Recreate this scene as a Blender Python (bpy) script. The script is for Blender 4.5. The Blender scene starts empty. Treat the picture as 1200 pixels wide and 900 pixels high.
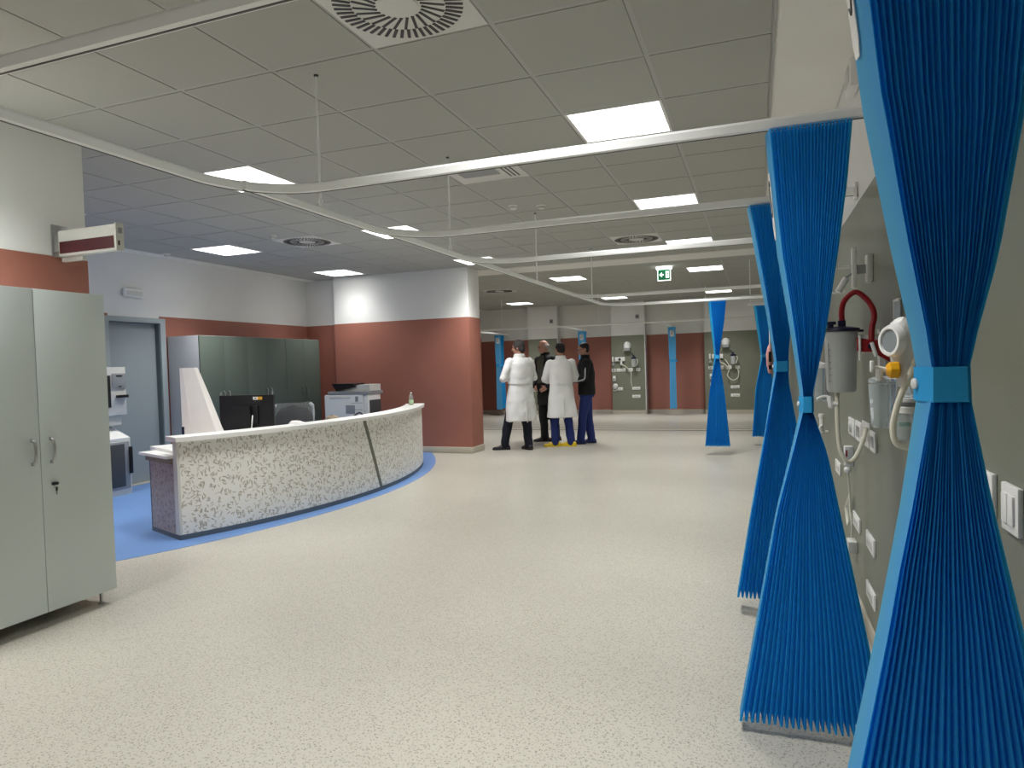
import bpy, bmesh, math, random
from mathutils import Vector, Matrix
PI = math.pi
S = bpy.context.scene
COL = S.collection
# ------------------------------------------------------------------ camera
CZ = 1.37
yaw, pitch, roll = -0.348688, -0.0289055, -0.0297020
fw = Vector((math.sin(yaw)*math.cos(pitch), math.cos(yaw)*math.cos(pitch), math.sin(pitch)))
r0 = Vector((math.cos(yaw), -math.sin(yaw), 0)); u0 = r0.cross(fw)
rr = math.cos(roll)*r0 + math.sin(roll)*u0
uu = -math.sin(roll)*r0 + math.cos(roll)*u0
cd = bpy.data.cameras.new('camera'); cam = bpy.data.objects.new('camera', cd); COL.objects.link(cam)
cd.sensor_width = 36; cd.sensor_fit = 'HORIZONTAL'; cd.lens = 791.1*36/1200; cd.clip_start = .05
cam.matrix_world = Matrix(((rr.x, uu.x, -fw.x, 0), (rr.y, uu.y, -fw.y, 0), (rr.z, uu.z, -fw.z, CZ), (0, 0, 0, 1)))
S.camera = cam
# ------------------------------------------------------------------ world, exposure
wd = bpy.data.worlds.new('world'); S.world = wd; wd.use_nodes = True
wd.node_tree.nodes['Background'].inputs[0].default_value = (.8, .85, .9, 1)
wd.node_tree.nodes['Background'].inputs[1].default_value = .25
S.view_settings.view_transform = 'Standard'; S.view_settings.look = 'None'
S.view_settings.exposure = 0.48; S.view_settings.gamma = 1
LAMP = 2.6           # radiance of the panel's diffuser sheet
LAMP_W = 16.5        # watts of the led array in each panel
LAMP_SPREAD = 108
H = CZ + 1.5286      # ceiling height

# ------------------------------------------------------------------ materials
def mat(name, col, rough=.6, metal=0, noise=0, nscale=40, bump=0, bscale=200, trans=0, emit=0, spec=.5, alpha=1, transl=0, ior=1.45):
    m = bpy.data.materials.new(name); m.use_nodes = True
    nt = m.node_tree; b = nt.nodes['Principled BSDF']
    b.inputs['Base Color'].default_value = (*col, 1); b.inputs['Roughness'].default_value = rough
    b.inputs['Metallic'].default_value = metal; b.inputs['Transmission Weight'].default_value = trans
    b.inputs['Specular IOR Level'].default_value = spec; b.inputs['IOR'].default_value = ior
    b.inputs['Alpha'].default_value = alpha
    if emit:
        b.inputs['Emission Color'].default_value = (*col, 1); b.inputs['Emission Strength'].default_value = emit
    tc = nt.nodes.new('ShaderNodeTexCoord')
    if noise:
        n = nt.nodes.new('ShaderNodeTexNoise'); n.inputs['Scale'].default_value = nscale; n.inputs['Detail'].default_value = 4
        nt.links.new(tc.outputs['Object'], n.inputs['Vector'])
        mp = nt.nodes.new('ShaderNodeMapRange'); mp.inputs[1].default_value = .3; mp.inputs[2].default_value = .7
        mp.inputs[3].default_value = 1-noise; mp.inputs[4].default_value = 1+noise
        nt.links.new(n.outputs['Fac'], mp.inputs[0])
        mx = nt.nodes.new('ShaderNodeVectorMath'); mx.operation = 'SCALE'; mx.inputs[0].default_value = col
        nt.links.new(mp.outputs[0], mx.inputs['Scale']); nt.links.new(mx.outputs[0], b.inputs['Base Color'])
    if bump:
        n = nt.nodes.new('ShaderNodeTexNoise'); n.inputs['Scale'].default_value = bscale; n.inputs['Detail'].default_value = 3
        nt.links.new(tc.outputs['Object'], n.inputs['Vector'])
        bp = nt.nodes.new('ShaderNodeBump'); bp.inputs['Strength'].default_value = bump; bp.inputs['Distance'].default_value = .01
        nt.links.new(n.outputs['Fac'], bp.inputs['Height']); nt.links.new(bp.outputs[0], b.inputs['Normal'])
    if transl:
        t = nt.nodes.new('ShaderNodeBsdfTranslucent'); t.inputs[0].default_value = (*col, 1)
        ms = nt.nodes.new('ShaderNodeMixShader'); ms.inputs[0].default_value = transl
        out = nt.nodes['Material Output']
        nt.links.new(b.outputs[0], ms.inputs[1]); nt.links.new(t.outputs[0], ms.inputs[2]); nt.links.new(ms.outputs[0], out.inputs[0])
    return m

def fleck_mat(name, base, layers, rough, coord='Object', bumpy=0, mott=.04, coat=0):
    """base colour with small elongated flecks: layers of (angle, scale, stretch, radius, presence, colour)"""
    m = bpy.data.materials.new(name); m.use_nodes = True; nt = m.node_tree; L = nt.links; N = nt.nodes
    b = N['Principled BSDF']; b.inputs['Roughness'].default_value = rough
    tc = N.new('ShaderNodeTexCoord')
    nz = N.new('ShaderNodeTexNoise'); nz.inputs['Scale'].default_value = 1.1; nz.inputs['Detail'].default_value = 3
    L.new(tc.outputs[coord], nz.inputs['Vector'])
    mr = N.new('ShaderNodeMapRange'); mr.inputs[1].default_value = .3; mr.inputs[2].default_value = .7
    mr.inputs[3].default_value = 1-mott; mr.inputs[4].default_value = 1+mott; L.new(nz.outputs['Fac'], mr.inputs[0])
    sc = N.new('ShaderNodeVectorMath'); sc.operation = 'SCALE'; sc.inputs[0].default_value = base; L.new(mr.outputs[0], sc.inputs['Scale'])
    cur = sc.outputs[0]
    for (ang, scale, stretch, rad, pres, col) in layers:
        mp = N.new('ShaderNodeMapping'); mp.vector_type = 'POINT'
        mp.inputs['Rotation'].default_value = (0, 0, ang); mp.inputs['Location'].default_value = (ang*7.3, ang*3.1, 0)
        L.new(tc.outputs[coord], mp.inputs['Vector'])
        m2 = N.new('ShaderNodeMapping'); m2.inputs['Scale'].default_value = (scale, scale*stretch, 1); L.new(mp.outputs[0], m2.inputs['Vector'])
        v = N.new('ShaderNodeTexVoronoi'); v.voronoi_dimensions = '2D'; v.inputs['Scale'].default_value = 1; L.new(m2.outputs[0], v.inputs['Vector'])
        lt = N.new('ShaderNodeMath'); lt.operation = 'LESS_THAN'; lt.inputs[1].default_value = rad; L.new(v.outputs['Distance'], lt.inputs[0])
        sp = N.new('ShaderNodeSeparateColor'); L.new(v.outputs['Color'], sp.inputs[0])
        pr = N.new('ShaderNodeMath'); pr.operation = 'LESS_THAN'; pr.inputs[1].default_value = pres; L.new(sp.outputs[0], pr.inputs[0])
        ml = N.new('ShaderNodeMath'); ml.operation = 'MULTIPLY'; L.new(lt.outputs[0], ml.inputs[0]); L.new(pr.outputs[0], ml.inputs[1])
        st = N.new('ShaderNodeMapRange'); st.inputs[3].default_value = .45; st.inputs[4].default_value = 1; L.new(sp.outputs[1], st.inputs[0])
        m3 = N.new('ShaderNodeMath'); m3.operation = 'MULTIPLY'; L.new(ml.outputs[0], m3.inputs[0]); L.new(st.outputs[0], m3.inputs[1])
        mx = N.new('ShaderNodeMix'); mx.data_type = 'RGBA'; L.new(m3.outputs[0], mx.inputs[0])
        L.new(cur, mx.inputs[6]); mx.inputs[7].default_value = (*col, 1); cur = mx.outputs[2]
    L.new(cur, b.inputs['Base Color'])
    if coat: b.inputs['Coat Weight'].default_value = coat; b.inputs['Coat Roughness'].default_value = .25
    return m

M = {}
fl = (.27, .25, .205)
M['floor'] = fleck_mat('floor vinyl', (.475, .455, .395), [
    (.3, 46, 1.8, .22, .42, (.24, .225, .185)), (1.5, 50, 2.0, .21, .42, (.28, .26, .22)), (2.5, 55, 1.8, .21, .42, (.32, .30, .25)),
    (.9, 34, 2.3, .15, .25, (.14, .13, .11)), (2.1, 31, 2.5, .15, .22, (.17, .16, .13))], .36, mott=.035)
M['blue_floor'] = fleck_mat('blue vinyl', (.13, .25, .52), [
    (.3, 60, 1.9, .21, .5, (.22, .36, .66)), (1.5, 68, 2.0, .2, .4, (.1, .2, .42))], .4)
lf = (.42, .38, .30)
M['desk'] = fleck_mat('leaf flecked laminate', (.86, .85, .81), [
    (.2, 10.5, 3.3, .19, .5, lf), (1.0, 11, 3.5, .18, .45, (.48, .42, .32)), (1.9, 10, 3.2, .20, .45, (.42, .39, .32)),
    (2.6, 11.5, 3.3, .19, .45, (.50, .44, .34)), (1.45, 9.5, 3.6, .19, .4, (.40, .37, .31)), (.6, 12, 2.6, .19, .35, (.45, .41, .34))], .45, coord='UV')
M['ceil'] = mat('ceiling tile board', (.43, .43, .395), .95, noise=.03, nscale=300, spec=.1)
M['tbar'] = mat('ceiling grid bar paint', (.44, .44, .42), .6)
M['plaster'] = mat('plaster', (.80, .79, .74), .9, noise=.02, nscale=3, bump=.05, bscale=60)
M['whitewall'] = mat('white wall paint', (.80, .80, .78), .85, noise=.02, nscale=2, bump=.05, bscale=80)
M['rust'] = mat('rust red wall covering', (.36, .14, .10), .55, noise=.04, nscale=2, bump=.04, bscale=150)
M['green'] = mat('sage green wall covering', (.195, .205, .155), .42, noise=.05, nscale=2, bump=.04, bscale=150)
M['base'] = mat('beige cove base', (.50, .46, .38), .5)
M['rail'] = mat('white powder coated rail', (.90, .91, .90), .35)
M['railgrey'] = mat('dark groove', (.12, .12, .12), .5)
M['lampw'] = mat('lit diffuser', (1, .99, .96), .5, emit=LAMP)
M['lampframe'] = mat('lamp frame white', (.85, .85, .83), .4)
M['white'] = mat('white plastic', (.82, .82, .80), .35)
M['offwhite'] = mat('off white plastic', (.66, .66, .62), .4)
M['black'] = mat('black plastic', (.012, .012, .014), .35)
M['dark'] = mat('dark grey plastic', (.06, .065, .07), .45)
M['grey'] = mat('grey plastic', (.30, .31, .32), .45)
M['steel'] = mat('satin steel', (.45, .45, .45), .3, metal=.8)
M['cab'] = mat('pale grey melamine', (.61, .67, .65), .5, noise=.02, nscale=3)
M['cabgreen'] = mat('sage green melamine', (.085, .108, .088), .7, noise=.03, nscale=3)
M['cabside'] = mat('light grey melamine', (.50, .51, .53), .5)
M['door'] = mat('grey blue door laminate', (.30, .34, .35), .5, noise=.02, nscale=2)
M['doorframe'] = mat('grey door frame', (.36, .41, .42), .45)
M['gasket'] = mat('dark frame reveal', (.13, .16, .165), .6)
M['curt'] = mat('blue pleated fabric', (.055, .56, .94), .75, transl=.5, bump=.15, bscale=900, spec=.15)
M['curtlit'] = mat('blue curtain fabric lit face', (.16, .58, .92), .75, transl=.5, bump=.15, bscale=900, spec=.15)  # same curtain fabric, lightened in colour as the face turned to the lamps
M['curtband'] = mat('blue tie band fabric', (.03, .33, .70), .75, bump=.15, bscale=900, spec=.15)
M['red'] = mat('dark red rubber', (.30, .006, .012), .4)
M['navy'] = mat('navy plastic', (.006, .008, .035), .35)
M['yellow'] = mat('amber yellow plastic', (.80, .40, .01), .35)
M['cream'] = mat('cream silicone hose', (.72, .70, .58), .4)
M['clear'] = mat('clear polycarbonate', (.80, .87, .92), .12, trans=.75, ior=1.2)
M['frost'] = mat('frosted grey polycarbonate', (.62, .64, .62), .35, trans=.35, ior=1.2)
M['glass'] = mat('gauge glass', (.35, .4, .42), .1, trans=.3)
M['teal'] = mat('green insert', (.05, .30, .22), .5)
M['skin'] = mat('skin', (.42, .22, .16), .55)
M['coat'] = mat('white coat cotton', (.80, .80, .80), .85, bump=.4, bscale=22, spec=.1)
M['trousernavy'] = mat('navy trousers', (.008, .010, .022), .85, bump=.3, bscale=25)
M['scrub'] = mat('royal blue scrub trousers', (.012, .025, .14), .85, bump=.3, bscale=25)
M['blackcloth'] = mat('black cloth', (.006, .006, .008), .85, bump=.3, bscale=25)
M['olive'] = mat('olive grey knit', (.07, .07, .055), .9)
M['shoe'] = mat('dark shoe leather', (.012, .011, .014), .45)
M['shoeblue'] = mat('blue clog rubber', (.01, .02, .09), .45)
M['clogyellow'] = mat('yellow clog rubber', (.75, .55, .02), .45)
M['hairgrey'] = mat('dark grey hair', (.045, .04, .04), .8, noise=.4, nscale=90)
M['hairwhite'] = mat('grey white hair', (.35, .34, .33), .8, noise=.3, nscale=90)
M['hairblack'] = mat('near black hair', (.012, .01, .01), .7, noise=.3, nscale=90)
M['eye'] = mat('eye', (.02, .015, .01), .2)
M['stripe'] = mat('pale grey stripe', (.45, .46, .48), .6)
M['lcd'] = mat('dark red display', (.075, .006, .012), .25)
M['signgreen'] = mat('lit exit sign green', (.008, .13, .05), .4, emit=.6)
M['signwhite'] = mat('lit exit sign white', (.9, 1, .92), .4, emit=1.1)
M['signlamp'] = mat('lit sign tube', (.95, 1, .95), .4, emit=5)
M['wrap'] = mat('clear plastic wrap', (.8, .82, .84), .25, alpha=.09)
M['wrapedge'] = mat('gathered clear wrap', (.75, .77, .78), .3, alpha=.45)
M['chair'] = mat('charcoal upholstery', (.02, .022, .024), .8)
M['paper'] = mat('white card', (.84, .80, .77), .7, noise=.02, nscale=8)
M['divider'] = mat('olive grey strip', (.16, .165, .13), .5)
M['kick'] = mat('slate grey plinth', (.11, .14, .17), .5)
M['pet'] = mat('clear bottle plastic', (.8, .85, .85), .1, trans=.8, ior=1.15)
M['glabel'] = mat('pale green bottle label', (.45, .62, .38), .6)
M['pink'] = mat('pink wrapper', (.55, .27, .25), .6)
M['brassy'] = mat('brown paper', (.30, .24, .17), .8)

# ------------------------------------------------------------------ mesh builder
class MB:
    def __init__(s): s.v = []; s.f = []; s.uv = None
    def add(s, vs, fs):
        o = len(s.v); s.v += [tuple(v) for v in vs]; s.f += [tuple(i+o for i in f) for f in fs]; return s
    def box(s, a, b, bev=0):
        x0, y0, z0 = a; x1, y1, z1 = b
        if x0 > x1: x0, x1 = x1, x0
        if y0 > y1: y0, y1 = y1, y0
        if z0 > z1: z0, z1 = z1, z0
        if not bev:
            return s.add([(x0,y0,z0),(x1,y0,z0),(x1,y1,z0),(x0,y1,z0),(x0,y0,z1),(x1,y0,z1),(x1,y1,z1),(x0,y1,z1)],
                         [(0,3,2,1),(4,5,6,7),(0,1,5,4),(1,2,6,5),(2,3,7,6),(3,0,4,7)])
        bm = bmesh.new(); bmesh.ops.create_cube(bm, size=1)
        for v in bm.verts: v.co = ((v.co.x+.5)*(x1-x0)+x0, (v.co.y+.5)*(y1-y0)+y0, (v.co.z+.5)*(z1-z0)+z0)
        bmesh.ops.bevel(bm, geom=list(bm.edges), offset=bev, segments=2, affect='EDGES', profile=.5)
        bm.verts.index_update()
        s.add([v.co[:] for v in bm.verts], [[v.index for v in f.verts] for f in bm.faces]); bm.free(); return s
    def obox(s, c, ax, ay, az):
        """oriented box: centre and three half axis vectors"""
        c, ax, ay, az = map(Vector, (c, ax, ay, az)); vs = []
        for k in (-1, 1):
            for (i, j) in ((-1,-1),(1,-1),(1,1),(-1,1)): vs.append(c+ax*i+ay*j+az*k)
        return s.add(vs, [(0,3,2,1),(4,5,6,7),(0,1,5,4),(1,2,6,5),(2,3,7,6),(3,0,4,7)])
    def prism(s, pts, z0, z1):
        n = len(pts); vs = [(p[0], p[1], z0) for p in pts]+[(p[0], p[1], z1) for p in pts]
        fs = [tuple(range(n))[::-1], tuple(range(n, 2*n))]+[(i, (i+1) % n, n+(i+1) % n, n+i) for i in range(n)]
        return s.add(vs, fs)
    def loft(s, rings, cap=True, closed=False):
        n = len(rings[0]); vs = [p for r in rings for p in r]; fs = []
        k = len(rings)
        for i in range(k if closed else k-1):
            j = (i+1) % k
            for a in range(n): b = (a+1) % n; fs.append((i*n+a, i*n+b, j*n+b, j*n+a))
        if cap and not closed: fs += [tuple(range(n))[::-1], tuple(range((k-1)*n, k*n))]
        return s.add(vs, fs)
    def lathe(s, c, prof, ax=(0,0,1), n=20):
        """profile (r, h) along axis from c"""
        ax = Vector(ax).normalized(); t = Vector((1,0,0)) if abs(ax.x) < .8 else Vector((0,1,0))
        e1 = ax.cross(t).normalized(); e2 = ax.cross(e1); c = Vector(c)
        return s.loft([[c+ax*h+(e1*math.cos(2*PI*k/n)+e2*math.sin(2*PI*k/n))*max(r, 1e-5) for k in range(n)] for r, h in prof])
    def cyl(s, a, b, r, r2=None, n=12):
        a, b = Vector(a), Vector(b); L = (b-a).length
        return s.lathe(a, [(r, 0), (r if r2 is None else r2, L)], b-a, n)
    def tube(s, pts, r, n=8, closed=False):
        pts = [Vector(p) for p in pts]; rings = []; up = None
        for i, p in enumerate(pts):
            d = (pts[min(i+1, len(pts)-1)]-pts[max(i-1, 0)]).normalized()
            if up is None:
                up = Vector((0,0,1)) if abs(d.z) < .9 else Vector((1,0,0))
            e1 = (up-d*up.dot(d)).normalized(); e2 = d.cross(e1); up = e1
            R = r[i] if isinstance(r, (list, tuple)) else r
            rings.append([p+(e1*math.cos(2*PI*k/n)+e2*math.sin(2*PI*k/n))*R for k in range(n)])
        return s.loft(rings)
    def sweep(s, pts, prof):
        """profile (side, up) swept along a horizontal path"""
        pts = [Vector(p) for p in pts]; rings = []
        for i, p in enumerate(pts):
            d = (pts[min(i+1, len(pts)-1)]-pts[max(i-1, 0)]); d.z = 0; d.normalize(); sd = Vector((d.y, -d.x, 0))
            rings.append([p+sd*a+Vector((0,0,1))*b for a, b in prof])
        return s.loft(rings)
    def capsule(s, a, ra, b, rb, n=14):
        a, b = Vector(a), Vector(b); L = (b-a).length; pr = []
        for k in range(5): t = -PI/2+k*PI/8; pr.append((ra*math.cos(t), ra*math.sin(t)))
        for k in range(5): t = k*PI/8; pr.append((rb*math.cos(t), L+rb*math.sin(t)))
        return s.lathe(a, pr, b-a, n)
    def ellipsoid(s, c, r, n=16, m=10, rot=None):
        c = Vector(c); rings = []
        for i in range(m+1):
            t = -PI/2+PI*i/m; rg = []
            for k in range(n):
                p = Vector((r[0]*max(math.cos(t), 1e-4)*math.cos(2*PI*k/n), r[1]*max(math.cos(t), 1e-4)*math.sin(2*PI*k/n), r[2]*math.sin(t)))
                if rot is not None: p = rot @ p
                rg.append(c+p)
            rings.append(rg)
        return s.loft(rings)

def spline(P, n=8):
    P = [Vector(p) for p in P]; out = []
    for i in range(len(P)-1):
        p0 = P[max(i-1, 0)]; p1 = P[i]; p2 = P[i+1]; p3 = P[min(i+2, len(P)-1)]
        for k in range(n):
            t = k/n; out.append(.5*((2*p1)+(p2-p0)*t+(2*p0-5*p1+4*p2-p3)*t*t+(3*p1-p0-3*p2+p3)*t**3))
    out.append(P[-1]); return out

ROOT = {}
def build(name, mb, m, parent=None, sharp=35):
    """link the builder's shapes as ONE mesh; world coordinates are made local to the parent thing"""
    me = bpy.data.meshes.new(name); off = Vector((0,0,0)); q = parent
    while q is not None: off += q.location; q = q.parent
    me.from_pydata([tuple(Vector(v)-off) for v in mb.v], [], mb.f); me.update()
    if mb.uv is not None:
        uvl = me.uv_layers.new(name='UVMap')
        for l in me.loops: uvl.data[l.index].uv = mb.uv[l.vertex_index]
    me.shade_smooth(); me.set_sharp_from_angle(angle=math.radians(sharp))
    me.materials.append(M[m] if isinstance(m, str) else m)
    o = bpy.data.objects.new(name, me); COL.objects.link(o)
    if parent is not None: o.parent = parent
    return o
def tag(o, label, cat, group=None, kind=None):
    o['label'] = label; o['category'] = cat
    if group: o['group'] = group
    if kind: o['kind'] = kind
    return o
def thing(name, label, cat, loc=(0,0,0), group=None):
    o = bpy.data.objects.new(name, None); COL.objects.link(o); o.location = loc; o.empty_display_size = .1
    return tag(o, label, cat, group)
def struct(name, mb, m, label, cat, parent=None):
    o = build(name, mb, m, parent)
    if parent is None: o['kind'] = 'structure'; o['label'] = label; o['category'] = cat
    return o
def dup(root, loc, label=None, group=None):
    r = root.copy(); COL.objects.link(r); r.location = loc
    if label: r['label'] = label
    if group: r['group'] = group
    for ch in list(root.children):
        c = ch.copy(); COL.objects.link(c); c.parent = r
        for g in ch.children:
            d = g.copy(); COL.objects.link(d); d.parent = c
    return r
def B(a, b, bev=0): return MB().box(a, b, bev)
def share(name, me, parent, loc, rotz=0, rot=None):
    o = bpy.data.objects.new(name, me); COL.objects.link(o); o.parent = parent; o.location = loc
    o.rotation_euler = rot if rot else (0, 0, rotz); return o

# ------------------------------------------------------------------ structure
XR, XL, YB, YF = .49, -7.30, -3.5, 17.65
SPL = 2.13
struct('floor', B((XL-.2, YB-.2, -.2), (XR+.2, YF+.2, 0)), 'floor', 'beige fleck vinyl floor running through the whole ward', 'floor')
pts = []
for k in range(61):
    t = math.radians(-66+k*2.0); x = -9.6+5.76*math.cos(t); y = 6.3+5.76*math.sin(t)
    if x > XL and y < 9.65: pts.append((x, y))
pts = [(XL+.002, pts[0][1])]+pts
yl = 9.648; xl = -9.6+math.sqrt(5.76**2-(yl-6.3)**2)
pts += [(xl, yl), (XL+.002, yl)]
struct('floor', MB().prism(pts, -.02, .0025), 'blue_floor', 'blue vinyl floor area with a curved edge around the reception desk', 'floor')
# expansion joint across the floor at the far end
o = struct('trim_1', B((XL, 13.30, 0), (XR, 13.34, .006)), 'dark', 'thin dark double joint line across the floor near the far wall', 'trim')
build('joint_strip', B((XL, 13.62, 0), (XR, 13.65, .006)), 'dark', o)
build('joint_infill', B((XL, 13.341, 0), (XR, 13.619, .003)), 'base', o)
# right wall
w = struct('wall_right', B((XR+.004, YB, 0), (XR+.2, YF+.2, H)), 'whitewall', 'right hand wall, white above sage green, with bed head services', 'wall')
build('green_cladding', B((XR, YB, .0), (XR+.004, YF, SPL)), 'green', w)
struct('baseboard_right', B((XR-.012, YB, 0), (XR, YF, .09), .003), 'base', 'beige cove base along the right hand wall', 'baseboard')
# left wall with door opening
DY0, DY1, DZ = 5.975, 6.72, 2.04
w = struct('wall_left', B((XL-.2, YB, 0), (XL-.004, DY0, H)).box((XL-.2, DY1, 0), (XL-.004, YF+.2, H)).box((XL-.2, DY0, DZ), (XL-.004, DY1, H)),
           'whitewall', 'left wall behind the reception, white above rust red', 'wall')
build('rust_cladding', B((XL-.004, YB, 0), (XL, DY0, SPL)).box((XL-.004, DY1, 0), (XL, YF, SPL)), 'rust', w)
struct('baseboard_left', B((XL, DY1+.08, 0), (XL+.012, 9.8, .09), .003), 'base', 'beige cove base along the left wall beside the door', 'baseboard')
# door
d = struct('door_1', B((XL-.11, DY0+.01, .01), (XL-.07, DY1-.01, DZ-.01)), 'door', 'grey blue door in the left wall beside the green cabinets', 'door')
build('door_frame', B((XL-.12, DY0-.0, 0), (XL+.015, DY0-.10, DZ+.06)).box((XL-.12, DY1, 0), (XL+.015, DY1+.08, DZ+.06)).box((XL-.12, DY0, DZ), (XL+.015, DY1, DZ+.06)), 'doorframe', d)
build('frame_reveal', B((XL-.12, DY1-.012, 0), (XL-.0, DY1, DZ)).box((XL-.12, DY0, DZ-.012), (XL, DY1, DZ)), 'gasket', d)
build('threshold', B((XL-.12, DY0, 0), (XL, DY1, .012)), 'base', d)
# recess wall and the projecting block
w = struct('wall_recess', B((XL, 9.80, 0), (-6.64, 10.10, H)), 'whitewall', 'short recessed wall between the green cabinets and the projecting rust block', 'wall')
build('rust_cladding', B((XL, 9.796, 0), (-6.64, 9.80, SPL)), 'rust', w)
w = struct('wall_block', B((-6.64, 9.654, SPL), (-4.194, 10.10, H)).box((-6.64, 9.66, 0), (-4.20, 10.10, SPL)), 'whitewall', 'projecting wall block behind the reception desk, white above rust red', 'wall')
build('rust_cladding', B((-6.644, 9.65, .0), (-4.19, 9.66, SPL)).box((-4.20, 9.66, 0), (-4.19, 10.104, SPL)), 'rust', w)
struct('baseboard_block', B((-6.65, 9.638, 0), (-4.178, 9.65, .10), .003).box((-4.19, 9.65, 0), (-4.178, 10.11, .10), .003), 'base', 'beige cove base around the projecting rust block', 'baseboard')
# near pillar left
w = struct('wall_pillar', B((-4.75, 1.60, SPL), (-4.114, 3.236, H)).box((-4.75, 1.6, 0), (-4.12, 3.23, SPL)), 'whitewall', 'near pillar behind the pale grey wardrobe, white above rust red', 'wall')
build('rust_cladding', B((-4.12, 1.60, 0), (-4.11, 3.24, SPL)).box((-4.754, 3.23, 0), (-4.12, 3.24, SPL)), 'rust', w)
# wall behind the camera
w = struct('wall_back', B((XL-.2, YB-.2, 0), (XR+.2, YB, H)), 'whitewall', 'end wall behind the viewpoint', 'wall')
# far wall with three projecting bed head pilasters
w = struct('wall_far', B((XL, YF, 0), (XR, YF+.2, H)), 'plaster', 'far end wall, cream above rust red with projecting green bed panels', 'wall')
FS = 2.03
for a, b in ((XL, -5.82), (-5.0, -3.55), (-2.69, -1.22)):
    build('rust_cladding', B((a, YF-.006, .0), (b, YF, FS)), 'rust', w)
for a, b in ((-5.82, -5.0), (-3.55, -2.69), (-1.22, XR)):
    build('pilaster', B((a, 17.404, 0), (b, YF, H)), 'whitewall', w)
    build('green_cladding', B((a, 17.40, 0), (b+.002, 17.404, FS)), 'green', w)
    build('corner_trim', B((b-.006, 17.396, 0), (b+.02, YF, H)), 'offwhite', w)
    build('cove_base', B((a-.005, 17.385, 0), (b+.022, 17.40, .10)), 'base', w)
for a, b in ((XL, -5.82), (-4.98, -3.55), (-2.66, -1.22)):
    build('cove_base', B((a, YF-.02, 0), (b, YF, .10)), 'base', w)

# ------------------------------------------------------------------ ceiling
X0, Y0, T = -.4951, 2.8714, .6
LIGHTS = {(-1,2),(-1,6),(-1,10),(-6,2),(-6,6),(-6,10),(-10,6),(-10,10),(-10,2),(-1,-2),(-6,-2),(-1,-6),(-6,-6),(-10,-2)}
# columns are named by their left edge k: x in [X0+k*T, X0+(k+1)*T]
DIFF = {(-2,-1),(-2,9),(-8,6)}
LB = 11.65
tm = MB(); tm.box((.006, .006, .006), (.594, .594, .018)).box((.013, .013, 0), (.587, .587, .006))
tile_me = build('tile_source', tm, 'ceil'); tme = tile_me.data; bpy.data.objects.remove(tile_me)
# ceiling slab carries the tiles and the grid; plaster margins
ce = struct('ceiling', B((XL-.2, YB-.2, H+.06), (XR+.2, YF+.2, H+.2)), 'plaster', 'suspended ceiling of square mineral tiles in a white grid', 'ceiling')
xa, xb = X0-11*T, X0+T
YA1 = Y0+12*T
build('plaster_margin', B((xb+.006, YB, H-.004), (XR, YF, H+.02)), 'plaster', ce)
build('plaster_margin', B((XL, YB, H-.004), (xa, YF, H+.02)), 'plaster', ce)
build('plaster_band', B((xa, YA1, H-.012), (xb+.006, 10.66, H+.02)), 'plaster', ce)
cas_cell = (-3, 3)
for i in range(-11, 1):
    for j in range(-3, 12):
        if (i, j) in LIGHTS or (i, j) in DIFF or (i, j) == cas_cell: continue
        share('ceiling_tile', tme, ce, (X0+i*T, Y0+j*T, H))
tileback = MB().box((xa, YB, H), (xb, Y0-3*T, H+.012))
build('tiles_overhead', tileback, 'ceil', ce)['kind'] = 'stuff'
# fallback board over the lamps behind the viewpoint is left open where lamps hang
for i in range(-11, 2):
    build('grid_bar', B((X0+i*T-.012, YB, H+.004), (X0+i*T+.012, YA1, H+.03)), 'tbar', ce)
for j in range(-3, 13):
    build('grid_bar', B((xa, Y0+j*T-.012, H+.0035), (xb, Y0+j*T+.012, H+.03)), 'tbar', ce)
build('edge_angle', B((xb-.004, YB, H-.012), (xb+.006, YA1, H+.02)), 'tbar', ce)
c2 = struct('ceiling', B((xa, 10.66, H+.03), (xb, YF, H+.06)), 'plaster', 'suspended tile ceiling at the far end of the ward beyond the plaster band', 'ceiling')
LIGHTB = {(-1,0),(-6,0),(-5,0),(-1,7),(-5,7),(-9,7),(-9,0)}
LIGHTB = {(-1,0),(-5,0),(-1,7),(-5,7),(-9,7),(-9,0)}
DIFFB = {(-8,2)}
for i in range(-11, 1):
    for j in range(-1, 10):
        if (i, j) in LIGHTB or (i, j) in DIFFB: continue
        o = share('ceiling_tile', tme, c2, (X0+i*T, LB+j*T, H))
for i in range(-11, 2): build('grid_bar', B((X0+i*T-.012, 10.66, H+.004), (X0+i*T+.012, YF, H+.03)), 'tbar', c2)
for j in range(-1, 11): build('grid_bar', B((xa, LB+j*T-.012, H+.0035), (xb, LB+j*T+.012, H+.03)), 'tbar', c2)
build('edge_strip', B((xa, 10.66, H), (xb, LB-T-.012, H+.02)), 'ceil', c2)

# ceiling lights
def light_at(x, y, label):
    t = thing('ceiling_light', label, 'light', (x, y, H), 'square ceiling light panels')
    f = MB()
    for a in (((.006,.006,-.004),(.594,.022,.02)), ((.006,.578,-.004),(.594,.594,.02)), ((.006,.022,-.004),(.022,.578,.02)), ((.578,.022,-.004),(.594,.578,.02))):
        f.box(tuple(p+q for p, q in zip(a[0], (x, y, H))), tuple(p+q for p, q in zip(a[1], (x, y, H))))
    build('lamp_frame', f, 'lampframe', t)
    build('diffuser', B((x+.022, y+.022, H-.002), (x+.578, y+.578, H+.012)), 'lampw', t)
    ld = bpy.data.lights.new('led_array', 'AREA'); ld.shape = 'SQUARE'; ld.size = .55; ld.energy = LAMP_W; ld.spread = math.radians(LAMP_SPREAD); ld.color = (1, 1, .98)
    lo = bpy.data.objects.new('led_array', ld); COL.objects.link(lo); lo.parent = t; lo.location = (.3, .3, -.006)
    return t
L0 = None
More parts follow.
